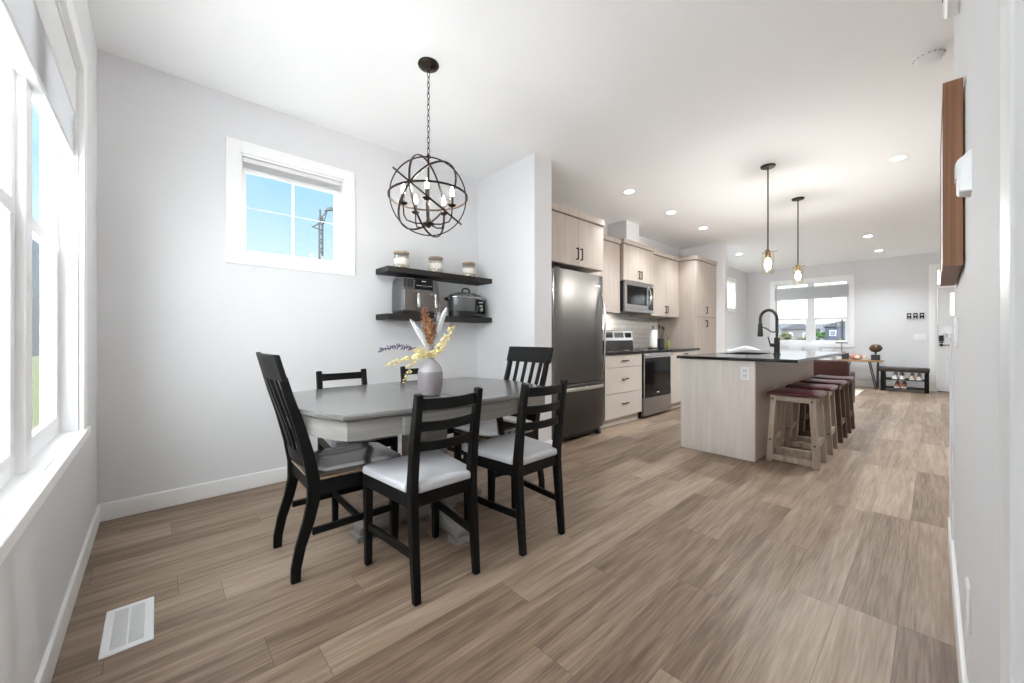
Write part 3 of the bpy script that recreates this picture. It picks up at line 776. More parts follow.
dup(j0, (.15, 2.545, 1.666), 1.1, 'candle jar with wooden lid at the right end of the upper shelf')

# two-basket air fryer
ax0, ax1, ay0, ay1, az = .02, .225, 1.785, 2.165, 1.271
t = thing('air_fryer', 'grey dual-basket air fryer with two bright handles on the lower shelf', 'air fryer', (.12, 1.92, az))
m = MB(); rings = []
for z, ins in ((az+.022, .012), (az+.03, .0), (az+.21, .0), (az+.288, .004), (az+.314, .012), (az+.322, .03)):
    r = .03; P = []
    for (qx, qy, a0) in ((ax1-ins-r, ay1-ins-r, 0), (ax0+ins+r, ay1-ins-r, PI/2), (ax0+ins+r, ay0+ins+r, PI), (ax1-ins-r, ay0+ins+r, 1.5*PI)):
        for k in range(5): P.append((qx+r*math.cos(a0+k*PI/8), qy+r*math.sin(a0+k*PI/8), z))
    rings.append(P)
obj('body', m.loft(rings), GREYPLAS, t)
obj('base', MB().box(ax0+.01, ax1-.006, ay0+.01, ay1-.01, az, az+.026), BLKPLAS, t, bevel=.004)
fr = plain('fryer_front_steel', (.20, .185, .175), .32, metal=.9)
obj('control_panel', MB().box(ax1-.012, ax1+.003, ay0+.125, ay1-.075, az+.222, az+.312), BLKGLASS, t, bevel=.003)
obj('display', MB().box(ax1+.003, ax1+.0045, ay0+.185, ay0+.245, az+.246, az+.266), GREYPLAS, t)
m = MB().box(ax1+.003, ax1+.0042, ay0+.19, ay0+.232, az+.290, az+.298)
for k in range(4): m.box(ax1+.003, ax1+.0042, ay0+.14+k*.011, ay0+.146+k*.011, az+.252, az+.259).box(ax1+.003, ax1+.0042, ay0+.255+k*.011, ay0+.261+k*.011, az+.252, az+.259)
obj('panel_print', m, MARK, t)
for k in range(2):
    y0 = ay0+.022+k*.170; y1 = y0+.164
    b = obj('basket_front', MB().box(ax1-.006, ax1+.006, y0, y1, az+.032, az+.212), fr, t, bevel=.006)
    hy = y0+.118 if k == 0 else y0+.118
    obj('basket_handle', MB().bar([(ax1+.004, hy, az+.185), (ax1+.040, hy, az+.178), (ax1+.044, hy, az+.10), (ax1+.040, hy, az+.06)], .026, .018, (0, 1, 0)), STEELB, b, bevel=.004)
m = MB()
for k in range(3): m.box(ax1-.004, ax1+.003, ay0+.02+k*.033, ay0+.042+k*.033, az+.235, az+.305)
obj('vent_slot', m, BLKPLAS, t)
# slow cooker
cx, cy, cz = .125, 2.525, 1.271
t = thing('slow_cooker', 'oval grey slow cooker with black control panel on the lower shelf', 'slow cooker', (cx, cy, cz))
obj('base', MB().lathe([(.17, 0), (.185, .004), (.188, .05), (.186, .056), (.02, .056)], (cx, cy, cz), 36, sx=.60, sy=1.02), BLKPLAS, t)
obj('body', MB().lathe([(.183, .05), (.186, .054), (.192, .17), (.195, .185), (.19, .19), (.02, .19)], (cx, cy, cz), 36, sx=.60, sy=1.02), plain('cooker_grey', (.155, .16, .165), .3, metal=.55), t)
obj('rim', MB().lathe([(.19, .184), (.200, .187), (.201, .194), (.19, .198), (.02, .198)], (cx, cy, cz), 36, sx=.60, sy=1.02), STEELB, t)
ld = obj('lid', MB().lathe([(.188, .196), (.186, .206), (.165, .226), (.10, .240), (.02, .243)], (cx, cy, cz), 36, sx=.60, sy=1.0), plain('smoky_lid', (.14, .145, .15), .12, metal=.4), t)
obj('lid_handle', MB().tube([(cx, cy-.045, cz+.236), (cx, cy-.040, cz+.275), (cx, cy-.02, cz+.286), (cx, cy+.02, cz+.286), (cx, cy+.040, cz+.275), (cx, cy+.045, cz+.236)], .008, 8), BLKPLAS, ld)
for s in (-1, 1): obj('side_handle', MB().bar([(cx+.03, cy+s*.18, cz+.165), (cx+.03, cy+s*.222, cz+.172), (cx-.03, cy+s*.222, cz+.172), (cx-.03, cy+s*.18, cz+.165)], .026, .016, (0, 0, 1)), BLKPLAS, t, bevel=.004)
pn = obj('control_panel', MB().box(cx+.095, cx+.128, cy+.035, cy+.148, cz+.030, cz+.172), BLKGLASS, t, bevel=.006)
m = MB().box(cx+.128, cx+.1293, cy+.063, cy+.115, cz+.138, cz+.148).box(cx+.128, cx+.1293, cy+.075, cy+.110, cz+.098, cz+.118)
for k in range(3): m.box(cx+.128, cx+.1293, cy+.045, cy+.058, cz+.058+k*.02, cz+.064+k*.02)
obj('panel_print', m, plain('panel_print_grey', (.42, .44, .45), .5), pn)
obj('dial', MB().lathe([(.018, .0), (.018, .012), (.014, .015), (.001, .015)], (cx+.128, cy+.093, cz+.070), 20, 'x'), STEEL, pn)

# ------------------------------------------------------------------ orb chandelier
hx, hy, hz = 1.192, 1.478, 1.930
t = thing('orb_chandelier', 'dark bronze orb chandelier with five candle bulbs over the dining table', 'chandelier', (hx, hy, H))
obj('canopy', MB().lathe([(.062, 0), (.064, -.008), (.058, -.018), (.040, -.028), (.014, -.034), (.010, -.046), (.001, -.048)], (hx, hy, H), 28), BRONZE, t)
m = MB(); z = H-.046; k = 0
while z > hz+.255:
    c = Vector((hx, hy, z-.017)); u = Vector((1, 0, 0)) if k % 2 else Vector((0, 1, 0))
    m.tube([c+u*.0075*math.cos(a)+UP*.020*math.sin(a) for a in [2*PI*i/12 for i in range(12)]], .0023, 6, True); z -= .0335; k += 1
obj('chain', m, BRONZE, t)
obj('stem', MB().tube([(hx, hy, hz+.262), (hx, hy, hz-.165)], .0065, 10).lathe([(.0, .0), (.014, .004), (.010, .02), (.004, .03)], (hx, hy, hz+.235), 14), BRONZE, t)
C0 = Vector((hx, hy, hz)); CAM = Vector((3.279, .255, 1.075))
v_ = (CAM-C0).normalized(); r_ = v_.cross(UP).normalized()*-1; u_ = r_.cross(v_).normalized()
if u_.z < 0: u_ = -u_
rgt = RV
ax = (r_*0 + rgt*-.40 + u_*.315 + v_*.86).normalized()
n1 = ax.cross(v_).normalized()
def ring(nrm, R, name='orb_ring'):
    nrm = nrm.normalized(); a = nrm.orthogonal().normalized(); b = nrm.cross(a); rings = []
    for i in range(56):
        th = 2*PI*i/56; rad = a*math.cos(th)+b*math.sin(th)
        rings.append([C0+rad*(R+.0034)+nrm*.0052, C0+rad*(R+.0034)-nrm*.0052, C0+rad*(R-.0034)-nrm*.0052, C0+rad*(R-.0034)+nrm*.0052])
    obj(name, MB().loft(rings, closed=True), BRONZE, t, smooth=False)
ring(v_+u_*.12, .228)
for k, R in ((0, .252), (42, .236), (90, .233), (136, .239)):
    ring(Matrix.Rotation(math.radians(k), 3, ax) @ n1, R)
hub = obj('hub', MB().lathe([(.001, -.025), (.012, -.02), (.016, -.008), (.034, -.004), (.036, .004), (.018, .010), (.012, .03), (.007, .04)], (hx, hy, hz-.165), 20), BRONZE, t)
for k in range(5):
    a = math.radians(-34+72*k); dx, dy = math.cos(a), math.sin(a)
    P = [(0.02, -.165), (.08, -.170), (.130, -.158), (.147, -.13), (.150, -.09), (.150, -.066)]
    arm = obj('arm', MB().tube([(hx+dx*r, hy+dy*r, hz+z) for r, z in P], .0045, 8), BRONZE, t)
    c = (hx+dx*.150, hy+dy*.150, hz-.066)
    obj('candle_cup', MB().lathe([(.004, -.006), (.016, -.002), (.024, .006), (.025, .009), (.012, .009), (.010, .012), (.001, .012)], c, 16), BRONZE, arm)
    obj('candle_sleeve', MB().lathe([(.0095, .009), (.0095, .058), (.008, .060), (.001, .060)], c, 14), CANDLE, arm)
    obj('flame_bulb', MB().lathe([(.005, .060), (.008, .066), (.0118, .078), (.011, .090), (.006, .106), (.002, .117), (.0003, .120)], c, 14), BULB, arm)

# ------------------------------------------------------------------ ceiling fixtures
SPOT = 88
DL = [(.919, 4.244, 'nearest recessed downlight, above the fridge run'), (.903, 5.328, 'recessed downlight above the cooking range'), (.894, 6.415, 'recessed downlight above the tall pantry'),
      (.636, 8.879, 'recessed downlight in the far left living room corner'), (3.056, 5.344, 'large looking recessed downlight right of the pendants'), (2.549, 8.912, 'recessed downlight over the walkway beyond the island'), (2.57, 10.52, 'farthest recessed downlight, near the front door')]
first = None
for x, y, lab in DL:
    if first is None:
        first = t = thing('recessed_downlight', lab, 'ceiling light', (x, y, H), group='recessed ceiling downlights')
        obj('trim_ring', MB().lathe([(.050, -.001), (.062, -.001), (.064, -.003), (.061, -.006), (.052, -.005), (.050, -.003)], (x, y, H), 32), WHITEP, t)
        obj('diffuser', MB().lathe([(.051, -.002), (.051, -.004), (.001, -.0045)], (x, y, H), 32), DOWN, t)
    else: dup(first, (x, y, H), 0, lab)
    l = bpy.data.lights.new('downlight_lamp', 'SPOT'); l.energy = SPOT * (.55 if y > 10 else .42 if x < 1 and y < 7 else 1.0); l.spot_size = math.radians(110 if x < 1 and y < 7 else 132); l.spot_blend = .8; l.shadow_soft_size = .05; l.color = (.86, .94, 1.0)
    lo = bpy.data.objects.new('downlight_lamp', l); COL.objects.link(lo); lo.location = (x, y, H-.02)
def detector(name, label, x, y, r):
    t = thing(name, label, 'smoke detector', (x, y, H))
    obj('base_plate', MB().lathe([(r, 0), (r, -.010), (r*.96, -.012), (.001, -.012)], (x, y, H), 32), WHITEP, t)
    obj('cover', MB().lathe([(r*.93, -.013), (r*.95, -.018), (r*.80, -.040), (r*.45, -.046), (.001, -.047)], (x, y, H), 32), WHITEP, t)
    m = MB()
    for k in range(16):
        a = 2*PI*k/16; m.ico((x+r*.955*math.cos(a), y+r*.955*math.sin(a), H-.0145), .006, 1, (1, 1, .3))
    obj('vent_slot', m, plain('detector_grey', (.2, .2, .2), .6), t)
detector('smoke_detector', 'round white smoke detector on the ceiling near the right wall', 3.262, 3.62, .066)
t = thing('door_chime', 'small white sensor box high on the right wall at the top edge', 'chime', (XR, 2.32, 2.30))
obj('casing', MB().box(XR-.042, XR+.004, 2.24, 2.46, 2.275, 2.40), WHITEP, t, bevel=.012)
obj('slot', MB().box(XR-.044, XR-.041, 2.28, 2.30, 2.29, 2.36).box(XR-.044, XR-.041, 2.34, 2.36, 2.29, 2.36), BLKPLAS, t)

def pendant(label, x, y, zb):
    t = thing('pendant_light', label, 'pendant light', (x, y, H), group='pendant lights over the island')
    obj('canopy', MB().lathe([(.064, 0), (.064, -.006), (.058, -.016), (.012, -.022), (.001, -.022)], (x, y, H), 28), BRONZE, t)
    obj('stem', MB().tube([(x, y, H-.02), (x, y, zb+.235)], .006, 10), BRONZE, t)
    obj('socket', MB().lathe([(.007, .245), (.015, .232), (.020, .215), (.022, .185), (.022, .155), (.017, .150), (.001, .150)], (x, y, zb), 20), BRASS, t)
    sh = obj('glass_shade', MB().lathe([(.05, .0), (.054, .004), (.055, .02), (.055, .20), (.052, .212), (.02, .218), (.02, .214), (.050, .208), (.0525, .198), (.0525, .02), (.05, .003)], (x, y, zb), 32), AMBER, t)
    m = MB()
    for k in range(3):
        a = 2*PI*k/3+.4; m.tube([(x+.018*math.cos(a), y+.018*math.sin(a), zb+.216), (x+.068*math.cos(a), y+.068*math.sin(a), zb+.216)], .003, 6); m.ico((x+.068*math.cos(a), y+.068*math.sin(a), zb+.216), .006, 1)
    obj('thumb_screw', m, BRASS, t)
    obj('bulb', MB().lathe([(.010, .150), (.012, .142), (.022, .120), (.027, .098), (.024, .078), (.013, .066), (.001, .063)], (x, y, zb), 20), BULBP, t)
    return t
pendant('nearer clear-glass pendant light over the island', 2.188, 4.647, 1.690)
pendant('farther clear-glass pendant light over the island, in front of the window', 2.176, 5.946, 1.710)

# ------------------------------------------------------------------ kitchen run
def pull(parent, x, y, z, L, vert=True):
    m = MB(); h = L/2; s = .0055
    if vert:
        m.box(x+.022, x+.034, y-s, y+s, z-h, z+h); m.box(x, x+.024, y-s, y+s, z-h, z-h+.012); m.box(x, x+.024, y-s, y+s, z+h-.012, z+h)
    else:
        m.box(x+.022, x+.034, y-h, y+h, z-s, z+s); m.box(x, x+.024, y-h, y-h+.012, z-s, z+s); m.box(x, x+.024, y+h-.012, y+h, z-s, z+s)
    return obj('handle', m, BLKMETAL, parent, bevel=.002)
def cabinet(name, label, xf, y0, y1, z0, z1, fronts, crown=None, kick=0., mat=CAB, x0=.013):
    """fronts: (y0,y1,z0,z1,kind,(hy,hz,len,vertical))"""
    t = thing(name, label, 'cabinet', ((x0+xf)/2, (y0+y1)/2, z0))
    m = MB().box(x0, xf-.02, y0, y1, z0+kick, z1)
    obj('carcass', m, mat, t)
    if kick: obj('toe_kick', MB().box(x0, xf-.06, y0, y1, z0, z0+kick), mat, t)
    m = MB()
    for f in fronts:
        dd = obj(f[4], MB().box(xf-.019, xf, f[0], f[1], f[2], f[3]), mat, t, bevel=.0015)
        if f[5]: pull(dd, xf, *f[5])
    if crown:
        m = MB().box(x0, xf+.016, y0-(crown[2] if len(crown) > 2 else 0), y1, crown[0], crown[1])
        obj('crown_moulding', m, mat, t, bevel=.003)
        obj('shadow_gap', MB().box(x0, xf-.004, y0, y1, z1-.001, crown[0]+.001), REVEAL, t)
    return t
g_ = .0015
# over the fridge
ym = 3.565
cabinet('wall_cabinet', 'two-door pale oak cabinet over the fridge', .72, 3.006, 4.03, 1.83, 2.335,
        [(3.03, ym-g_, 1.832, 2.333, 'door', (ym-.035, 1.955, .125)), (ym+g_, 4.028, 1.832, 2.333, 'door', (ym+.035, 1.955, .125))], (2.342, 2.408))
cabinet('wall_cabinet', 'tall narrow pale oak wall cabinet between fridge and microwave', .385, 4.04, 4.915, 1.40, 2.335,
        [(4.042, 4.475, 1.402, 2.333, 'door', None), (4.478, 4.913, 1.402, 2.333, 'door', None)], (2.342, 2.404))
ym = 5.345
cabinet('wall_cabinet', 'short pale oak cabinet above the microwave', .43, 4.925, 5.765, 1.855, 2.350,
        [(4.927, ym-g_, 1.857, 2.348, 'door', (ym-.032, 1.955, .115)), (ym+g_, 5.763, 1.857, 2.348, 'door', (ym+.032, 1.955, .115))], (2.356, 2.418))
ym = 6.245
cabinet('wall_cabinet', 'pale oak wall cabinet between microwave and tall pantry', .385, 5.775, 6.715, 1.40, 2.335,
        [(5.777, ym-g_, 1.402, 2.333, 'door', (ym-.03, 1.51, .115)), (ym+g_, 6.713, 1.402, 2.333, 'door', (ym+.03, 1.51, .115))], (2.342, 2.404))
cabinet('pantry_cabinet', 'full-height pale oak pantry cabinet at the end of the kitchen run', .665, 6.722, 7.592, 0, 2.335,
        [(6.726, 7.59, .105, 1.408, 'door', (7.13, 1.30, .115)), (6.726, 7.59, 1.414, 2.333, 'door', (7.13, 1.53, .115))], (2.342, 2.408, .016), kick=.10)
# base units
cabinet('drawer_unit', 'pale three-drawer base unit between fridge and oven', .70, 4.085, 4.935, 0, .862,
        [(4.09, 4.93, .708, .858, 'drawer', (4.51, .785, .12, False)), (4.09, 4.93, .394, .703, 'drawer', (4.51, .56, .12, False)), (4.09, 4.93, .10, .389, 'drawer', (4.51, .26, .12, False))], kick=.095, mat=CABW)
cabinet('base_cabinet', 'pale base cabinet between oven and pantry', .70, 5.725, 6.718, 0, .862,
        [(5.73, 6.22, .10, .858, 'door', (6.18, .77, .115)), (6.224, 6.714, .10, .858, 'door', (6.264, .77, .115))], kick=.095, mat=CABW)
o = obj('worktop', MB().box(.012, .73, 4.045, 4.938, .865, .895), STONE, None, (.37, 4.5, .865), bevel=.003); tag(o, 'short black stone worktop left of the cooking range', 'worktop')
o = obj('worktop', MB().box(.012, .73, 5.722, 6.72, .865, .895), STONE, None, (.37, 6.2, .865), bevel=.003); tag(o, 'black stone worktop between range and pantry', 'worktop')

# fridge
y0, y1 = 3.085, 3.925
t = thing('refrigerator', 'stainless steel fridge with bottom freezer drawer', 'fridge', (.40, 3.5, 0))
obj('body', MB().box(.05, .735, y0, y1, .03, 1.745), BLKPLAS, t)
def door_panel(z0, z1):
    rings = []
    for k in range(13):
        y = y0+(y1-y0)*k/12; w = 1-((k-6)/6.)**2; xf = .792+.016*w-(.010 if k in (0, 12) else 0)
        rings.append([(.738, y, z0), (xf, y, z0), (xf, y, z1), (.738, y, z1)])
    return MB().loft(rings)
dm = obj('door', door_panel(.605, 1.75), STEELD, t, bevel=.005)
obj('door_edge_trim', MB().box(.738, .790, y0-.003, y0+.0, .61, 1.745), STEELB, dm)
P = []
for k in range(15):
    f = k/14; P.append((.808+.052*math.sin(PI*f)**.6, y1-.072, .66+.90*f))
obj('handle', MB().bar(P, .020, .016, (0, 1, 0)), STEELB, dm, bevel=.004)
fz = obj('freezer_drawer', door_panel(.085, .590), STEELD, t, bevel=.005)
P = []
for k in range(15):
    f = k/14; P.append((.806+.045*math.sin(PI*f)**.5, y0+.02+(y1-y0-.04)*f, .545))
obj('handle', MB().bar(P, .036, .016, (0, 0, 1)), STEELB, fz, bevel=.004)
obj('hinge_cover', MB().box(.70, .785, y0+.01, y0+.10, 1.747, 1.768), BLKPLAS, t, bevel=.004)
m = MB()
for yy in (y0+.04, y1-.06): m.box(.70, .775, yy, yy+.045, 0, .045)
m.box(.10, .15, y0+.04, y0+.09, 0, .03).box(.10, .15, y1-.09, y1-.04, 0, .03)
obj('foot', m, GREYPLAS, t, bevel=.006)
obj('badge', MB().box(.795, .8055, y1-.165, y1-.10, 1.625, 1.637), STEELB, dm)

# range
y0, y1 = 4.944, 5.716
t = thing('cooking_range', 'stainless steel freestanding range with black glass oven door', 'oven', (.37, 5.33, 0))
obj('body', MB().box(.05, .68, y0, y1, .02, .872), BLKPLAS, t)
obj('cooktop', MB().box(.05, .725, y0, y1, .874, .897), BLKGLASS, t, bevel=.004)
m = MB().prism([(.03, .897), (.13, .897), (.115, 1.02), (.03, 1.02)], 'y', y0+.01, y1-.01)
obj('vent_panel', m, BLKPLAS, t)
m = MB().prism([(.02, 1.02), (.122, 1.02), (.098, 1.175), (.02, 1.185)], 'y', y0, y1)
con = obj('control_console', m, STEELB, t, bevel=.004)
def onface(ya, yb, za, zb, th=.004):
    f = lambda z: .122-(z-1.02)*.155
    return [(f(za), ya, za), (f(za)+th, ya, za), (f(za)+th, yb, za), (f(za), yb, za), (f(zb), ya, zb), (f(zb)+th, ya, zb), (f(zb)+th, yb, zb), (f(zb), yb, zb)]
for k, (a, b) in enumerate(((.05, .215), (.265, .505), (.555, .72))):
    obj('control_panel' if k != 1 else 'display', MB().hexa(onface(y0+a, y0+b, 1.065, 1.14)), BLKPLAS if k != 1 else GREYPLAS, con)
    if k != 1:
        for q in (a+.045, a+.12):
            obj('knob', MB().lathe([(.022, 0), (.021, .014), (.018, .02), (.001, .02)], (.113, y0+q, 1.10), 18, 'x'), BLKPLAS, con)
do = obj('oven_door', MB().box(.684, .722, y0+.004, y1-.004, .270, .858), BLKGLASS, t, bevel=.004)
obj('door_trim', MB().box(.70, .7265, y0+.004, y1-.004, .795, .858).box(.70, .7245, y0+.004, y0+.02, .27, .80).box(.70, .7245, y1-.02, y1-.004, .27, .80), STEELB, do, bevel=.002)
obj('handle', MB().tube([(.735, y0+.03, .83), (.772, y0+.045, .83), (.772, y1-.045, .83), (.735, y1-.03, .83)], .011, 10), STEELB, do)
obj('badge', MB().box(.721, .7235, 5.29, 5.355, .315, .328), MARK, do)
obj('storage_drawer', MB().box(.684, .726, y0+.004, y1-.004, .035, .262), STEEL, t, bevel=.004)
m = MB()
for xx in (.08, .62):
    for yy in (y0+.02, y1-.06): m.box(xx, xx+.04, yy, yy+.04, 0, .03)
obj('foot', m, BLKPLAS, t)
m = MB()
for (bx_, by_, r) in ((.25, 5.13, .075), (.25, 5.53, .075), (.53, 5.13, .095), (.53, 5.53, .095)):
    obj('burner_ring', MB().lathe([(r, .8972), (r, .8978), (r-.004, .8978), (r-.004, .8972)], (bx_, by_, 0), 32), GREYPLAS, t)

# microwave
y0, y1, z0, z1, xf = 4.95, 5.735, 1.425, 1.848, .445
t = thing('microwave', 'stainless over-the-range microwave under the short cabinet', 'microwave', (.22, 5.34, z0))
obj('body', MB().box(.02, xf-.03, y0, y1, z0, z1), BLKPLAS, t)
md = obj('door', MB().slab([y0, y1-.15], [z0+.045, z1], [(y0+.05, y1-.185, z0+.105, z1-.055)], xf-.03, xf, 'x'), STEEL, t, bevel=.003)
obj('door_window', MB().box(xf-.026, xf-.004, y0+.05, y1-.185, z0+.105, z1-.055), BLKGLASS, md)
obj('handle', MB().tube([(xf-.004, y1-.165, z0+.10), (xf+.032, y1-.163, z0+.15), (xf+.045, y1-.162, z0+.24), (xf+.032, y1-.163, z0+.33), (xf-.004, y1-.165, z0+.375)], .012, 10), STEELB, md)
cp = obj('control_panel', MB().box(xf-.03, xf-.001, y1-.148, y1, z0+.045, z1), BLKGLASS, t, bevel=.003)
obj('panel_trim', MB().box(xf-.03, xf+.002, y1-.148, y1, z1-.05, z1), STEEL, cp)
m = MB()
for i in range(3):
    for k in range(5): m.box(xf-.001, xf, y1-.12+i*.035, y1-.098+i*.035, z0+.09+k*.04, z0+.108+k*.04)
obj('keypad_print', m, GREYPLAS, cp)
obj('lower_grille', MB().box(xf-.03, xf+.002, y0, y1, z0, z0+.042), STEEL, t, bevel=.003)
obj('task_light', MB().box(.16, .26, y0+.06, y0+.16, z0-.004, z0-.001), TASK, t)

# things on the right-hand worktop
px_, py_ = .27, 6.06
t = thing('paper_towel_holder', 'upright white paper towel roll on a black holder beside the range', 'paper towel', (px_, py_, .895))
obj('base', MB().lathe([(.075, 0), (.078, .006), (.07, .014), (.001, .014)], (px_, py_, .896), 24), BLKMETAL, t)
obj('rod', MB().tube([(px_, py_, .905), (px_, py_, 1.225)], .006, 8).ico((px_, py_, 1.235), .014, 2), BLKMETAL, t)
obj('paper_roll', MB().lathe([(.02, .016), (.062, .016), (.063, .02), (.063, .286), (.06, .29), (.02, .29)], (px_, py_, .896), 28), PAPER, t)
ux, uy = .25, 6.36
t = thing('utensil_crock', 'dark crock beside the paper towel roll', 'utensil holder', (ux, uy, .895))
obj('crock', MB().lathe([(.045, 0), (.055, .005), (.058, .14), (.06, .15), (.053, .15), (.050, .02), (.001, .015)], (ux, uy, .896), 24), CHARC, t)
for k, (dx, dy, hh, lab) in enumerate(((.02, -.02, .31, 'black spoon leaning to the front of the crock'), (-.02, .015, .33, 'black spatula at the back of the crock'), (.01, .03, .30, 'black ladle leaning right in the crock'))):
    t = thing('kitchen_utensil', lab, 'utensil', (ux, uy, .915), group='black utensils in the crock')
    top = Vector((ux+dx*2.0, uy+dy*2.0, .895+hh))
    obj('shaft', MB().tube([(ux+dx*.3, uy+dy*.3, .918), tuple(top)], .005, 6), BLKPLAS, t)
    obj('head', MB().ico(top+Vector((0, 0, .02)), .03, 2, (.35, .9, 1.25)), BLKPLAS, t)
bx_, by_ = .42, 6.27
t = thing('oil_bottle', 'slim yellow-green oil bottle in front of the utensil crock', 'bottle', (bx_, by_, .896))
obj('bottle', MB().lathe([(.020, 0), (.022, .004), (.022, .09), (.010, .125), (.008, .15)], (bx_, by_, .896), 20), GREENYEL, t)
obj('cap', MB().lathe([(.010, .15), (.010, .172), (.001, .173)], (bx_, by_, .896), 16), BLKPLAS, t)

# ------------------------------------------------------------------ island
IX0, IX1, IY0, IY1 = 1.604, 2.243, 4.038, 6.44
t = thing('kitchen_island', 'long whitewashed wood island base facing the dining table', 'kitchen island', (1.92, 5.24, 0))
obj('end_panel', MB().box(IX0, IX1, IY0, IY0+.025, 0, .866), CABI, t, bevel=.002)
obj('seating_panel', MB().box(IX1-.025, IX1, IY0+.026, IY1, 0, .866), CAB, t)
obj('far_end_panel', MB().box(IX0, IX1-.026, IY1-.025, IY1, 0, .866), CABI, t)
obj('carcass', MB().box(IX0+.08, IX1-.027, IY0+.026, IY1-.026, .0, .62), CABW, t)
for k in range(4):
    ya = IY0+.03+k*.59; dd = obj('door', MB().box(IX0+.004, IX0+.023, ya, ya+.585, .10, .86), CABW, t, bevel=.002)
    mm = MB().box(IX0-.03, IX0-.018, ya+.50, ya+.511, .68, .80).box(IX0-.02, IX0+.004, ya+.50, ya+.511, .68, .692).box(IX0-.02, IX0+.004, ya+.50, ya+.511, .788, .80)
    obj('handle', mm, BLKMETAL, dd)
SK = (1.70, 2.07, 4.72, 5.42)
o = obj('island_worktop', MB().slab([1.575, 2.55], [4.008, 6.47], [SK], .866, .893, 'z'), STONE, None, (2.06, 5.24, .866), bevel=.003); tag(o, 'glossy black stone island worktop overhanging the stools', 'worktop')
t = thing('sink', 'black undermount sink in the island worktop', 'sink', (1.885, 5.07, .66))
m = MB(); a, b, c_, d_ = SK
m.box(a-.012, a, c_-.012, d_+.012, .66, .865).box(b, b+.012, c_-.012, d_+.012, .66, .865).box(a, b, c_-.012, c_, .66, .865).box(a, b, d_, d_+.012, .66, .865).box(a-.012, b+.012, c_-.012, d_+.012, .645, .66)
obj('basin', m, BLKPLAS, t)
obj('drain', MB().lathe([(.045, .0), (.045, .004), (.02, .004), (.001, .002)], (1.885, 5.07, .66), 20), STEEL, t)
fx, fy, fz_ = 2.185, 4.98, .893
t = thing('kitchen_faucet', 'tall black spring-neck faucet on the island', 'faucet', (fx, fy, fz_))
obj('body', MB().lathe([(.034, 0), (.034, .008), (.026, .012), (.026, .165), (.022, .175), (.016, .18)], (fx, fy, fz_), 20), BLKMETAL, t)
P = [Vector((fx, fy, fz_+.17)), Vector((fx, fy, fz_+.30))]
R_ = .075
for k in range(13):
    a = PI*k/12; P.append(Vector((fx-R_+R_*math.cos(a), fy-.0, fz_+.37+.075*math.sin(a)*1.25)))
P.append(Vector((fx-2*R_, fy, fz_+.32)))
obj('neck', MB().tube(P, [.013]*len(P), 12), BLKMETAL, t)
m = MB()
L_ = []
for i in range(len(P)-1):
    n_ = max(1, int((P[i+1]-P[i]).length/.009))
    for q in range(n_): L_.append((P[i].lerp(P[i+1], q/n_), (P[i+1]-P[i]).normalized()))
for p, tt in L_[6:]:
    u = tt.cross(Vector((0, 1, 0))).normalized(); w = tt.cross(u)
    m.tube([p+(u*math.cos(x)+w*math.sin(x))*.0145 for x in [2*PI*i/10 for i in range(10)]], .0028, 5, True)
obj('spring', m, BLKMETAL, t)
obj('spray_head', MB().lathe([(.016, .0), (.021, -.01), (.022, -.06), (.026, -.10), (.026, -.135), (.02, -.14), (.001, -.14)], (fx-2*R_, fy, fz_+.325), 18), BLKMETAL, t)
obj('docking_arm', MB().tube([(fx, fy, fz_+.235), (fx-.05, fy, fz_+.235), (fx-.10, fy, fz_+.275), (fx-2*R_+.01, fy, fz_+.285)], .007, 8), BLKMETAL, t)
obj('lever', MB().tube([(fx, fy, fz_+.095), (fx-.06, fy-.01, fz_+.10)], .018, 12).tube([(fx-.055, fy-.01, fz_+.10), (fx-.078, fy-.012, fz_+.185)], [.008, .005], 8), BLKMETAL, t)
t = thing('wall_outlet', 'white double outlet on the end of the island', 'outlet', (2.17, IY0, .757))
obj('cover_plate', MB().box(2.132, 2.203, IY0-.006, IY0, .70, .815), WHITEP, t, bevel=.003)
m = MB()
for zc in (.735, .78): m.box(2.150, 2.185, IY0-.0075, IY0-.005, zc-.016, zc+.016)
obj('socket', m, plain('outlet_grey', (.72, .72, .72), .4), t, bevel=.002)
m = MB()
for zc in (.735, .78):
    for dx in (-.008, .008): m.box(2.1675+dx-.0015, 2.1675+dx+.0015, IY0-.009, IY0-.007, zc-.003, zc+.008)
obj('slot', m, BLKPLAS, t)

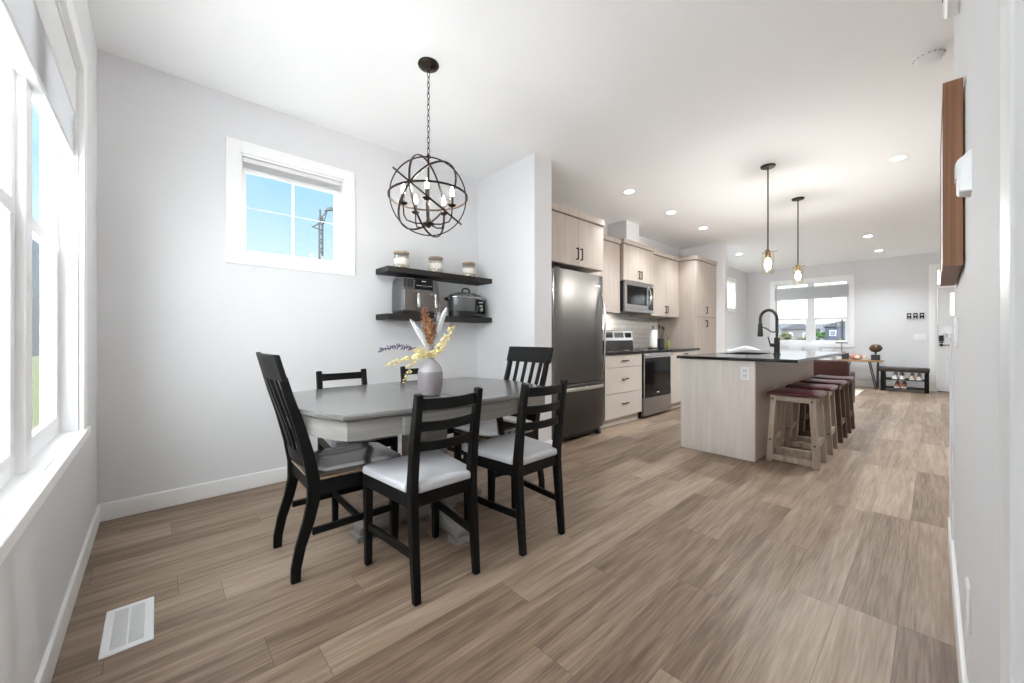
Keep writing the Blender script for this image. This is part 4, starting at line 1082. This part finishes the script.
# stools
def stool(label, wood):
    t = thing('counter_stool', label, 'stool', group='saddle-seat counter stools along the island')
    for sy in (-1, 1):
        for sx in (-1, 1):
            m = MB().bar([(sx*.164, sy*.150, 0), (sx*.134, sy*.140, .575)], .043, .034, (1, 0, 0))
            lg = obj('leg', m, wood, t, bevel=.003)
            mm = MB()
            for z in (.545, .19, ):
                xx = sx*(.164-.030*z/.575)
                mm.lathe([(.008, -.003), (.008, .001), (.001, .002)], (xx, sy*(.168-.0) if sy > 0 else -.168, z), 10, 'y')
            obj('bolt', mm, BLKMETAL, lg)
        m = MB().box(-.142, .142, sy*.148-.016, sy*.148+.016, .018, .066); obj('floor_rail', m, wood, t, bevel=.003)
        m = MB().box(-.114, .114, sy*.140-.015, sy*.140+.015, .528, .575); obj('top_rail', m, wood, t, bevel=.003)
    for sx in (-1, 1):
        m = MB().box(sx*.155-.013, sx*.155+.013, -.132, .132, .165, .215); obj('side_rail', m, wood, t, bevel=.003)
        m = MB().box(sx*.134-.012, sx*.134+.012, -.123, .123, .52, .572); obj('side_rail', m, wood, t, bevel=.003)
    rings = []
    for k in range(21):
        f = -1+2*k/20; x = .184*f; z = .594+.008*f*f - (.030 if f < 0 else .012)*(max(0, abs(f)-.80)/.20)**2
        tk = .024
        w = .193 if abs(f) < .93 else .193-.03*(abs(f)-.93)/.07
        rings.append([(x, -w, z-tk/2), (x, w, z-tk/2), (x, w, z+tk/2-.004), (x, w-.012, z+tk/2), (x, -w+.012, z+tk/2), (x, -w, z+tk/2-.004)])
    obj('saddle_seat', MB().loft(rings), LEATHER, t, bevel=.003)
    return t
gs = 'saddle-seat counter stools along the island'
s0 = stool('red leather saddle stool nearest the camera, at the dining end of the island', STOOLWOOD); s0.location = (2.477, 4.335, 0)
dup(s0, (2.477, 4.925, 0), .01, 'second red saddle stool from the dining end of the island', gs)
s2 = stool('third red saddle stool from the dining end, on darker brown legs', STOOLDARK); s2.location = (2.477, 5.515, 0)
dup(s2, (2.477, 6.10, 0), 0, 'last red saddle stool in the row, next to the russet leather chair', gs)

# ------------------------------------------------------------------ living end
t = thing('leather_armchair', 'russet leather low-back armchair beyond the row of stools', 'armchair', (2.27, 7.45, 0))
rings = []
def rrect(x0, x1, z0, z1, r, y):
    P = []
    for (qx, qz, a0) in ((x1-r, z1-r, 0), (x0+r, z1-r, PI/2), (x0+r, z0+r, PI), (x1-r, z0+r, 1.5*PI)):
        for k in range(5): P.append((qx+r*math.cos(a0+k*PI/8), y, qz+r*math.sin(a0+k*PI/8)))
    return P
obj('backrest', MB().loft([rrect(1.985, 2.50, .14, .735, .03, 7.02), rrect(1.965, 2.52, .12, .755, .045, 7.04), rrect(1.965, 2.52, .12, .755, .045, 7.13), rrect(1.985, 2.50, .14, .735, .03, 7.15)]), LEATHERB, t)
obj('seat_cushion', MB().box(2.045, 2.44, 7.152, 7.70, .28, .45), LEATHERB, t, bevel=.04, seg=3)
for x in (1.968, 2.447): obj('armrest', MB().box(x, x+.07, 7.152, 7.68, .12, .58), LEATHERB, t, bevel=.025, seg=3)
for x in (2.0, 2.44):
    for y in (7.06, 7.63): obj('leg', MB().bar([(x+.02, y+.02, 0), (x+.02, y+.02, .125)], [.028, .04], [.028, .04]), STOOLDARK, t)
o = obj('area_rug', MB().box(.95, 2.34, 8.98, 10.7, .0, .012), RUG, None, (1.6, 9.7, 0), bevel=.004); tag(o, 'cream area rug on the living room floor', 'rug')
def sofa(label, x0, x1, y0, y1, back, hb):
    t = thing('sofa', label, 'sofa', ((x0+x1)/2, (y0+y1)/2, 0))
    obj('base', MB().box(x0, x1, y0, y1, .08, .30), SOFA, t, bevel=.02)
    if back == 'x-':
        obj('backrest', MB().box(x0, x0+.22, y0, y1, .302, hb-.06), SOFA, t, bevel=.05, seg=3)
        for a, b in ((y0, y0+.18), (y1-.18, y1)): obj('armrest', MB().box(x0+.222, x1, a, b, .302, .60), SOFA, t, bevel=.05, seg=3)
        h = (y1-y0-.36)/2
        for k in range(2):
            obj('seat_cushion', MB().box(x0+.24, x1-.01, y0+.185+k*h, y0+.175+(k+1)*h, .302, .45), SOFA, t, bevel=.04, seg=3)
            obj('back_cushion', MB().box(x0+.225, x0+.40, y0+.19+k*h, y0+.17+(k+1)*h, .452, hb), SOFA, t, bevel=.06, seg=3)
    elif back == 'y-':
        obj('backrest', MB().box(x0, x1, y0, y0+.22, .302, hb-.06), SOFA, t, bevel=.05, seg=3)
        for a, b in ((x0, x0+.18), (x1-.18, x1)): obj('armrest', MB().box(a, b, y0+.222, y1, .302, .60), SOFA, t, bevel=.05, seg=3)
        h = (x1-x0-.36)/2
        for k in range(2):
            obj('seat_cushion', MB().box(x0+.185+k*h, x0+.175+(k+1)*h, y0+.24, y1-.01, .302, .45), SOFA, t, bevel=.04, seg=3)
            obj('back_cushion', MB().box(x0+.19+k*h, x0+.17+(k+1)*h, y0+.225, y0+.40, .452, hb-.03), SOFA, t, bevel=.06, seg=3)
    else:
        obj('backrest', MB().box(x0, x1, y1-.22, y1, .302, hb-.06), SOFA, t, bevel=.05, seg=3)
        for a, b in ((x0, x0+.18), (x1-.18, x1)): obj('armrest', MB().box(a, b, y0, y1-.222, .302, .60), SOFA, t, bevel=.05, seg=3)
        h = (x1-x0-.36)/2
        for k in range(2):
            obj('seat_cushion', MB().box(x0+.185+k*h, x0+.175+(k+1)*h, y0+.01, y1-.24, .302, .45), SOFA, t, bevel=.04, seg=3)
            obj('back_cushion', MB().box(x0+.19+k*h, x0+.17+(k+1)*h, y1-.40, y1-.225, .452, hb), SOFA, t, bevel=.06, seg=3)
    for a in (x0+.06, x1-.1):
        for b in (y0+.06, y1-.1): obj('foot', MB().box(a, a+.05, b, b+.05, 0, .08), BLKPLAS, t)
    return t
sofa('light grey sofa standing under the far window', .75, 1.78, 10.73, 11.47, 'y+', .87)
sofa('light grey loveseat with its back to the kitchen, behind the island', .12, 1.27, 8.05, 8.93, 'y-', .87)
random.seed(3)
t = thing('blanket', 'white crumpled blanket heaped on the loveseat back, behind the sink', 'blanket', (.95, 8.2, .80))
m = MB(); rings = []
for k in range(15):
    f = k/14; x = .62+.66*f; hump = .035*math.sin(PI*f)+.055*math.exp(-((f-.55)/.2)**2)+random.uniform(-.006, .006)
    rings.append([(x, 8.03, .60+.02*random.random()), (x, 8.02, .815), (x, 8.06, .83+hump*.8), (x, 8.15, .832+hump), (x, 8.24, .83+hump*.7), (x, 8.30, .816), (x, 8.30, .812), (x, 8.05, .812), (x, 8.042, .60)])
obj('throw', m.loft(rings), BLANKET, t, sub=1)
# console table with its things
t = thing('console_table', 'honey live-edge console table on dark hairpin legs by the far window', 'table', (2.24, 11.2, 0))
CT = .595
P = [(1.88, 10.99), (2.05, 10.975), (2.2, 10.99), (2.38, 10.98), (2.575, 10.995), (2.59, 11.39), (2.4, 11.40), (2.1, 11.395), (1.88, 11.40)]
obj('tabletop', MB().loft([[(x, y, CT-.035) for x, y in P], [(x, y, CT) for x, y in P]]), LIVEEDGE, t, bevel=.006)
for x, y in ((1.96, 11.05), (1.96, 11.33), (2.49, 11.05), (2.49, 11.33)):
    s = 1 if x < 2.2 else -1
    obj('leg', MB().tube([(x+s*.11, y, CT-.035), (x+.01*s, y, .009), (x-.01*s, y, .009), (x-.02*s, y, CT-.035)], .009, 8), BLKMETAL, t)
def on(x, y): return (x, y, CT+.001)
x, y = 2.475, 11.18
t = thing('ball_trophy', 'bronze football-shaped trophy on a square black base on the console', 'trophy', on(x, y))
obj('base', MB().box(x-.068, x+.068, y-.06, y+.06, CT+.001, CT+.115), BLKPLAS, t, bevel=.004)
obj('neck', MB().tube([(x, y, CT+.12), (x, y, CT+.165)], .018, 10), BLKMETAL, t)
obj('ball', MB().lathe([(.001, -.105), (.035, -.094), (.070, -.062), (.088, 0), (.070, .062), (.035, .094), (.001, .105)], (x, y, CT+.245), 24, 'x'), BALL, t)
x, y = 2.17, 11.15
t = thing('shell_ornament', 'pinkish shell ornament on the console beside the trophy', 'ornament', on(x, y))
random.seed(5); obj('shell', MB().ico((x, y, CT+.060), .10, 3, (1, .7, .6), .06), PINK, t); obj('lip', MB().ico((x+.03, y-.06, CT+.05), .05, 2, (1, .5, .8), .05), IVORY, t)
x, y = 2.31, 11.13
t = thing('figurine', 'small ivory figurine between the shell and the trophy', 'figurine', on(x, y))
obj('base', MB().lathe([(.03, 0), (.034, .01), (.025, .02), (.001, .02)], (x, y, CT+.001), 16), IVORY, t); obj('figure', MB().lathe([(.018, .02), (.03, .05), (.018, .085), (.022, .105), (.001, .12)], (x, y, CT+.001), 16, sx=1.3), IVORY, t)
x, y = 2.00, 11.14
t = thing('candle_cup', 'dark square candle holder on the console', 'candle holder', on(x, y))
obj('cup', MB().box(x-.058, x+.058, y-.058, y+.058, CT+.001, CT+.135), CHARC, t, bevel=.006); obj('candle', MB().lathe([(.045, 0), (.045, .004), (.001, .005)], (x, y, CT+.135), 16), WAX, t)
x, y = 1.925, 11.27
t = thing('table_lamp', 'slim grey T-shaped lamp at the window end of the console', 'lamp', on(x, y))
obj('base', MB().lathe([(.05, 0), (.05, .012), (.01, .016)], (x, y, CT+.001), 20), STEEL, t); obj('post', MB().tube([(x, y, CT+.01), (x, y, CT+.35)], .011, 8), STEEL, t); obj('lamp_bar', MB().box(x-.10, x+.10, y-.04, y+.04, CT+.34, CT+.365), GREYPLAS, t, bevel=.005)
x, y = 1.92, 11.05
t = thing('potted_plant', 'tiny green potted plant at the window end of the console', 'plant', on(x, y))
obj('pot', MB().lathe([(.03, 0), (.038, .06), (.034, .06), (.001, .05)], (x, y, CT+.001), 18), WHITEP, t)
random.seed(11); m = MB()
for k in range(16): a = random.uniform(0, 6.28); m.ico((x+.03*math.cos(a), y+.03*math.sin(a), CT+.08+random.uniform(0, .06)), .02, 1, (1, 1, .5), .2)
obj('foliage', m, LEAF, t)
t = thing('book', 'white flat book lying at the front of the console', 'book', on(1.95, 11.0)); obj('cover', MB().box(1.90, 1.945, 10.99, 11.005, CT+.001, CT+.004), WHITEP, t)
bpy.data.objects.remove(t.children[0]); bpy.data.objects.remove(t)

# shoe bench
X0, X1, Y0, Y1 = 2.56, 3.225, 10.99, 11.32
t = thing('shoe_bench', 'black shoe bench with padded leather top by the front door', 'bench', ((X0+X1)/2, 11.15, 0))
obj('padded_top', MB().box(X0-.035, X1+.01, Y0-.02, Y1+.02, .385, .47), plain('black_leather', (.025, .018, .016), .38, bump=.1, bscale=120), t, bevel=.022, seg=3)
for a in (X0, X1-.06):
    for b in (Y0, Y1-.05): obj('leg', MB().box(a, a+.06, b, b+.05, 0, .384), BLKPAINT, t, bevel=.003)
for z in (.055, .225): obj('shelf', MB().box(X0+.06, X1-.06, Y0+.005, Y1-.005, z, z+.02).box(X0, X1, Y0+.052, Y1-.052, z, z+.018), BLKPAINT, t)
def shoe(label, x, y, z, mat, grp):
    t = thing('shoe', label, 'shoe', (x, y, z), group=grp); rings = []
    for k, (q, w, h) in enumerate(((0, .022, .05), (.03, .034, .062), (.09, .040, .058), (.15, .037, .088), (.21, .036, .108), (.245, .030, .112), (.26, .018, .10))):
        rings.append([(x+w*math.cos(a)*(1 if math.sin(a) > -.2 else 1.0), y-.13+q, z+.014+h/2*(1+math.sin(a))) for a in [2*PI*i/12 for i in range(12)]])
    obj('upper', MB().loft(rings), mat, t)
    obj('sole', MB().loft([[(x-.038*s, y-.135, zz), (x+.038*s, y-.135, zz), (x+.044*s, y-.04, zz), (x+.038*s, y+.13, zz), (x-.038*s, y+.13, zz), (x-.044*s, y-.04, zz)] for s, zz in ((.95, z), (1., z+.02))]), SHOEW, t)
shoe('white sneaker at the left end of the bench shelf', 2.765, 11.10, .246, SHOEW, 'shoes on the bench'); shoe('white sneaker second from the left on the bench shelf', 2.860, 11.10, .246, SHOEW, 'shoes on the bench')
shoe('cream shoe third from the left on the bench shelf', 3.0, 11.10, .246, SHOEC, 'shoes on the bench'); shoe('cream shoe at the right end of the bench shelf', 3.095, 11.10, .246, SHOEC, 'shoes on the bench')
shoe('left tan shoe on the bottom shelf of the bench', 2.795, 11.10, .076, SHOET, 'shoes on the bench'); shoe('right tan shoe on the bottom shelf of the bench', 2.89, 11.10, .076, SHOET, 'shoes on the bench')

# key hooks and switches on the far wall
for k, (x, w) in enumerate(((2.945, 'left'), (3.035, 'middle'), (3.125, 'right'))):
    z = 1.50
    t = thing('wall_hook', '%s one of three black hooks on the far wall' % w, 'hook', (x, YF, z), group='black hooks beside the front door')
    obj('back_plate', MB().box(x-.032, x+.032, YF-.008, YF, z-.055, z+.06), BLKMETAL, t, bevel=.004)
    obj('prong', MB().bar([(x-.022, YF-.008, z-.02), (x-.022, YF-.05, z-.035), (x-.022, YF-.055, z+.0)], .012, .012).bar([(x+.022, YF-.008, z-.02), (x+.022, YF-.05, z-.035), (x+.022, YF-.055, z+.0)], .012, .012), BLKMETAL, t)
    obj('inset', MB().box(x-.017, x+.017, YF-.010, YF-.007, z+.008, z+.028).box(x-.010, x+.010, YF-.010, YF-.007, z-.052, z-.030), WHITEP, t)
t = thing('light_switch', 'white multi-gang switch plate on the far wall below the hooks', 'light switch', (3.10, YF, 1.075))
obj('cover_plate', MB().box(3.01, 3.19, YF-.007, YF, 1.018, 1.132), WHITEP, t, bevel=.003)
obj('rocker', MB().box(3.03, 3.065, YF-.011, YF-.006, 1.04, 1.11).box(3.082, 3.117, YF-.011, YF-.006, 1.04, 1.11).box(3.134, 3.169, YF-.011, YF-.006, 1.04, 1.11), WHITEP, t, bevel=.002)

# ------------------------------------------------------------------ right wall
t = thing('framed_canvas', 'white canvas in a deep walnut wood frame on the right wall', 'picture', (XR, 2.42, 1.30))
FX, FY0, FY1, FZ0, FZ1 = XR-.046, 2.075, 2.77, 1.296, 1.872
obj('frame', MB().slab([FY0, FY1], [FZ0, FZ1], [(FY0+.02, FY1-.02, FZ0+.02, FZ1-.02)], FX, XR-.004, 'x'), WALNUT, t)
obj('canvas', MB().box(FX+.002, XR-.006, FY0+.022, FY1-.022, FZ0+.022, FZ1-.022), CANVAS, t)
t = thing('thermostat', 'white thermostat on the right wall in front of the wood frame', 'thermostat', (XR, 1.80, 1.44))
obj('body', MB().hexa([(XR-.024, 1.775, 1.449), (XR+.004, 1.765, 1.443), (XR+.004, 1.845, 1.443), (XR-.024, 1.835, 1.449), (XR-.026, 1.775, 1.53), (XR+.004, 1.765, 1.555), (XR+.004, 1.845, 1.555), (XR-.026, 1.835, 1.53)]), WHITEP, t, bevel=.005)
obj('screen', MB().box(XR-.0275, XR-.025, 1.785, 1.825, 1.485, 1.525), plain('thermostat_screen', (.62, .66, .68), .25), t)
t = thing('light_switch', 'white switch plate on the right wall near its far end', 'light switch', (XR, 2.65, 1.09))
obj('cover_plate', MB().box(XR-.007, XR, 2.56, 2.76, 1.032, 1.152), WHITEP, t, bevel=.003)
obj('rocker', MB().box(XR-.012, XR-.006, 2.585, 2.62, 1.058, 1.126).box(XR-.012, XR-.006, 2.642, 2.677, 1.058, 1.126).box(XR-.012, XR-.006, 2.70, 2.735, 1.058, 1.126), WHITEP, t, bevel=.002)
t = thing('wall_outlet', 'white outlet low on the right wall', 'outlet', (XR, 1.85, .365))
obj('cover_plate', MB().box(XR-.007, XR, 1.80, 1.876, .305, .425), WHITEP, t, bevel=.003)
obj('socket', MB().box(XR-.009, XR-.006, 1.822, 1.854, .325, .358).box(XR-.009, XR-.006, 1.822, 1.854, .372, .405), plain('outlet_face', (.68, .68, .68), .4), t, bevel=.002)

# floor register
vx0, vx1, vy0, vy1 = 1.105, 1.405, .113, .245
t = thing('floor_vent', 'white slotted floor vent near the large window', 'vent', ((vx0+vx1)/2, .18, 0))
holes = []
for i in range(2):
    for k in range(22): x = vx0+.026+k*.0115; holes.append((x, x+.005, vy0+.022+i*.046, vy0+.062+i*.046))
obj('grille', MB().slab([vx0, vx1], [vy0, vy1], holes, .0035, .006, 'z'), WHITEP, t, smooth=False)
obj('rim', MB().slab([vx0-.002, vx1+.002], [vy0-.002, vy1+.002], [(vx0+.01, vx1-.01, vy0+.01, vy1-.01)], .0005, .005, 'z'), WHITEP, t, bevel=.002)
obj('duct_shadow_box', MB().box(vx0+.012, vx1-.012, vy0+.012, vy1-.012, .0006, .0022), plain('vent_grey', (.30, .30, .30), .7), t)

# ------------------------------------------------------------------ sky, camera
w = bpy.data.worlds.new('sky'); SC.world = w; w.use_nodes = True; nt = w.node_tree; L = nt.links.new
bg = nt.nodes['Background']
tc = N(nt, 'ShaderNodeTexCoord'); sp = N(nt, 'ShaderNodeSeparateXYZ'); L(tc.outputs['Generated'], sp.inputs[0])
rp = N(nt, 'ShaderNodeValToRGB'); cr = rp.color_ramp
cr.elements[0].position = .0; cr.elements[0].color = (.70, .74, .76, 1)
cr.elements[1].position = .55; cr.elements[1].color = (.22, .50, .92, 1)
for p_, c_ in ((.08, (.74, .86, .95, 1)), (.20, (.56, .79, .97, 1)), (.36, (.31, .60, .96, 1))):
    e = cr.elements.new(p_); e.color = c_
L(sp.outputs['Z'], rp.inputs['Fac'])
def smooth(sock, a, b):
    n = N(nt, 'ShaderNodeMapRange', interpolation_type='SMOOTHSTEP'); n.inputs['From Min'].default_value = a; n.inputs['From Max'].default_value = b
    L(sock, n.inputs['Value']); return n.outputs['Result']
def mixc(f, a, b):
    n = N(nt, 'ShaderNodeMix', data_type='RGBA'); L(f, n.inputs['Factor'])
    if isinstance(a, tuple): n.inputs['A'].default_value = a
    else: L(a, n.inputs['A'])
    n.inputs['B'].default_value = b
    return n.outputs['Result']
nz = N(nt, 'ShaderNodeTexNoise'); nz.inputs['Scale'].default_value = 5; nz.inputs['Detail'].default_value = 5; L(tc.outputs['Generated'], nz.inputs['Vector'])
cl = N(nt, 'ShaderNodeMath', operation='MULTIPLY'); L(smooth(nz.outputs['Fac'], .45, .85), cl.inputs[0]); cl.inputs[1].default_value = .45
c = mixc(cl.outputs[0], rp.outputs['Color'], (.9, .93, .96, 1))
c = mixc(smooth(sp.outputs['Y'], .35, .85), c, (3.0, 3.1, 3.2, 1))          # hazy bright cloud to the north
c = mixc(smooth(sp.outputs['Z'], .42, .75), c, (9.0, 9.4, 9.8, 1))           # unseen overhead sky, brightened to light the rooms by floor bounce
neg_z = N(nt, 'ShaderNodeMath', operation='MULTIPLY'); L(sp.outputs['Z'], neg_z.inputs[0]); neg_z.inputs[1].default_value = -1
SKYB = 18.0
dt = N(nt, 'ShaderNodeVectorMath', operation='DOT_PRODUCT'); L(tc.outputs['Generated'], dt.inputs[0]); dt.inputs[1].default_value = (.5, -.866, 0)
c = mixc(smooth(dt.outputs['Value'], .05, .55), c, (SKYB*.92, SKYB*.97, SKYB, 1))  # bright sky lobe out of view, aimed to light the dining wall
c = mixc(smooth(neg_z.outputs[0], .02, .5), c, (11.0, 11.5, 12.0, 1))               # added glow below the horizon that lights the ceiling
L(c, bg.inputs['Color']); bg.inputs['Strength'].default_value = .51

# portals only guide sampling of the sky through the openings
def portal(name, loc, rot, sx, sy):
    l = bpy.data.lights.new(name, 'AREA'); l.shape = 'RECTANGLE'; l.size = sx; l.size_y = sy; l.cycles.is_portal = True
    o = bpy.data.objects.new(name, l); COL.objects.link(o); o.location = loc; o.rotation_euler = rot
portal('window_portal', (1.7, -.125, 1.46), (PI/2, 0, PI), 1.94, 1.6)
portal('window_portal', (-.16, 1.04, 2.01), (0, -PI/2, 0), .70, .70)
portal('window_portal', (1.31, YF+.16, 1.65), (PI/2, 0, 0), 1.42, 1.44)

cam = bpy.data.cameras.new('camera'); co = bpy.data.objects.new('camera', cam); COL.objects.link(co)
cam.sensor_width = 36; cam.lens = 36*386.84/1024; cam.shift_y = -(341.5-336.94)/1024; cam.clip_start = .01; cam.clip_end = 400
co.location = (3.279, .255, 1.075); co.rotation_euler = (PI/2, 0, math.radians(47.442))
SC.camera = co
SC.view_settings.view_transform = 'Standard'; SC.view_settings.look = 'None'; SC.view_settings.exposure = 1.33; SC.view_settings.gamma = 1.0
SC.view_settings.use_curve_mapping = False
SC.cycles.max_bounces = 14; SC.cycles.diffuse_bounces = 8; SC.cycles.glossy_bounces = 5; SC.cycles.transparent_max_bounces = 16; SC.cycles.transmission_bounces = 6
SC.cycles.use_denoising = True; SC.cycles.sample_clamp_indirect = 8
SC.cycles.caustics_reflective = False; SC.cycles.caustics_refractive = False
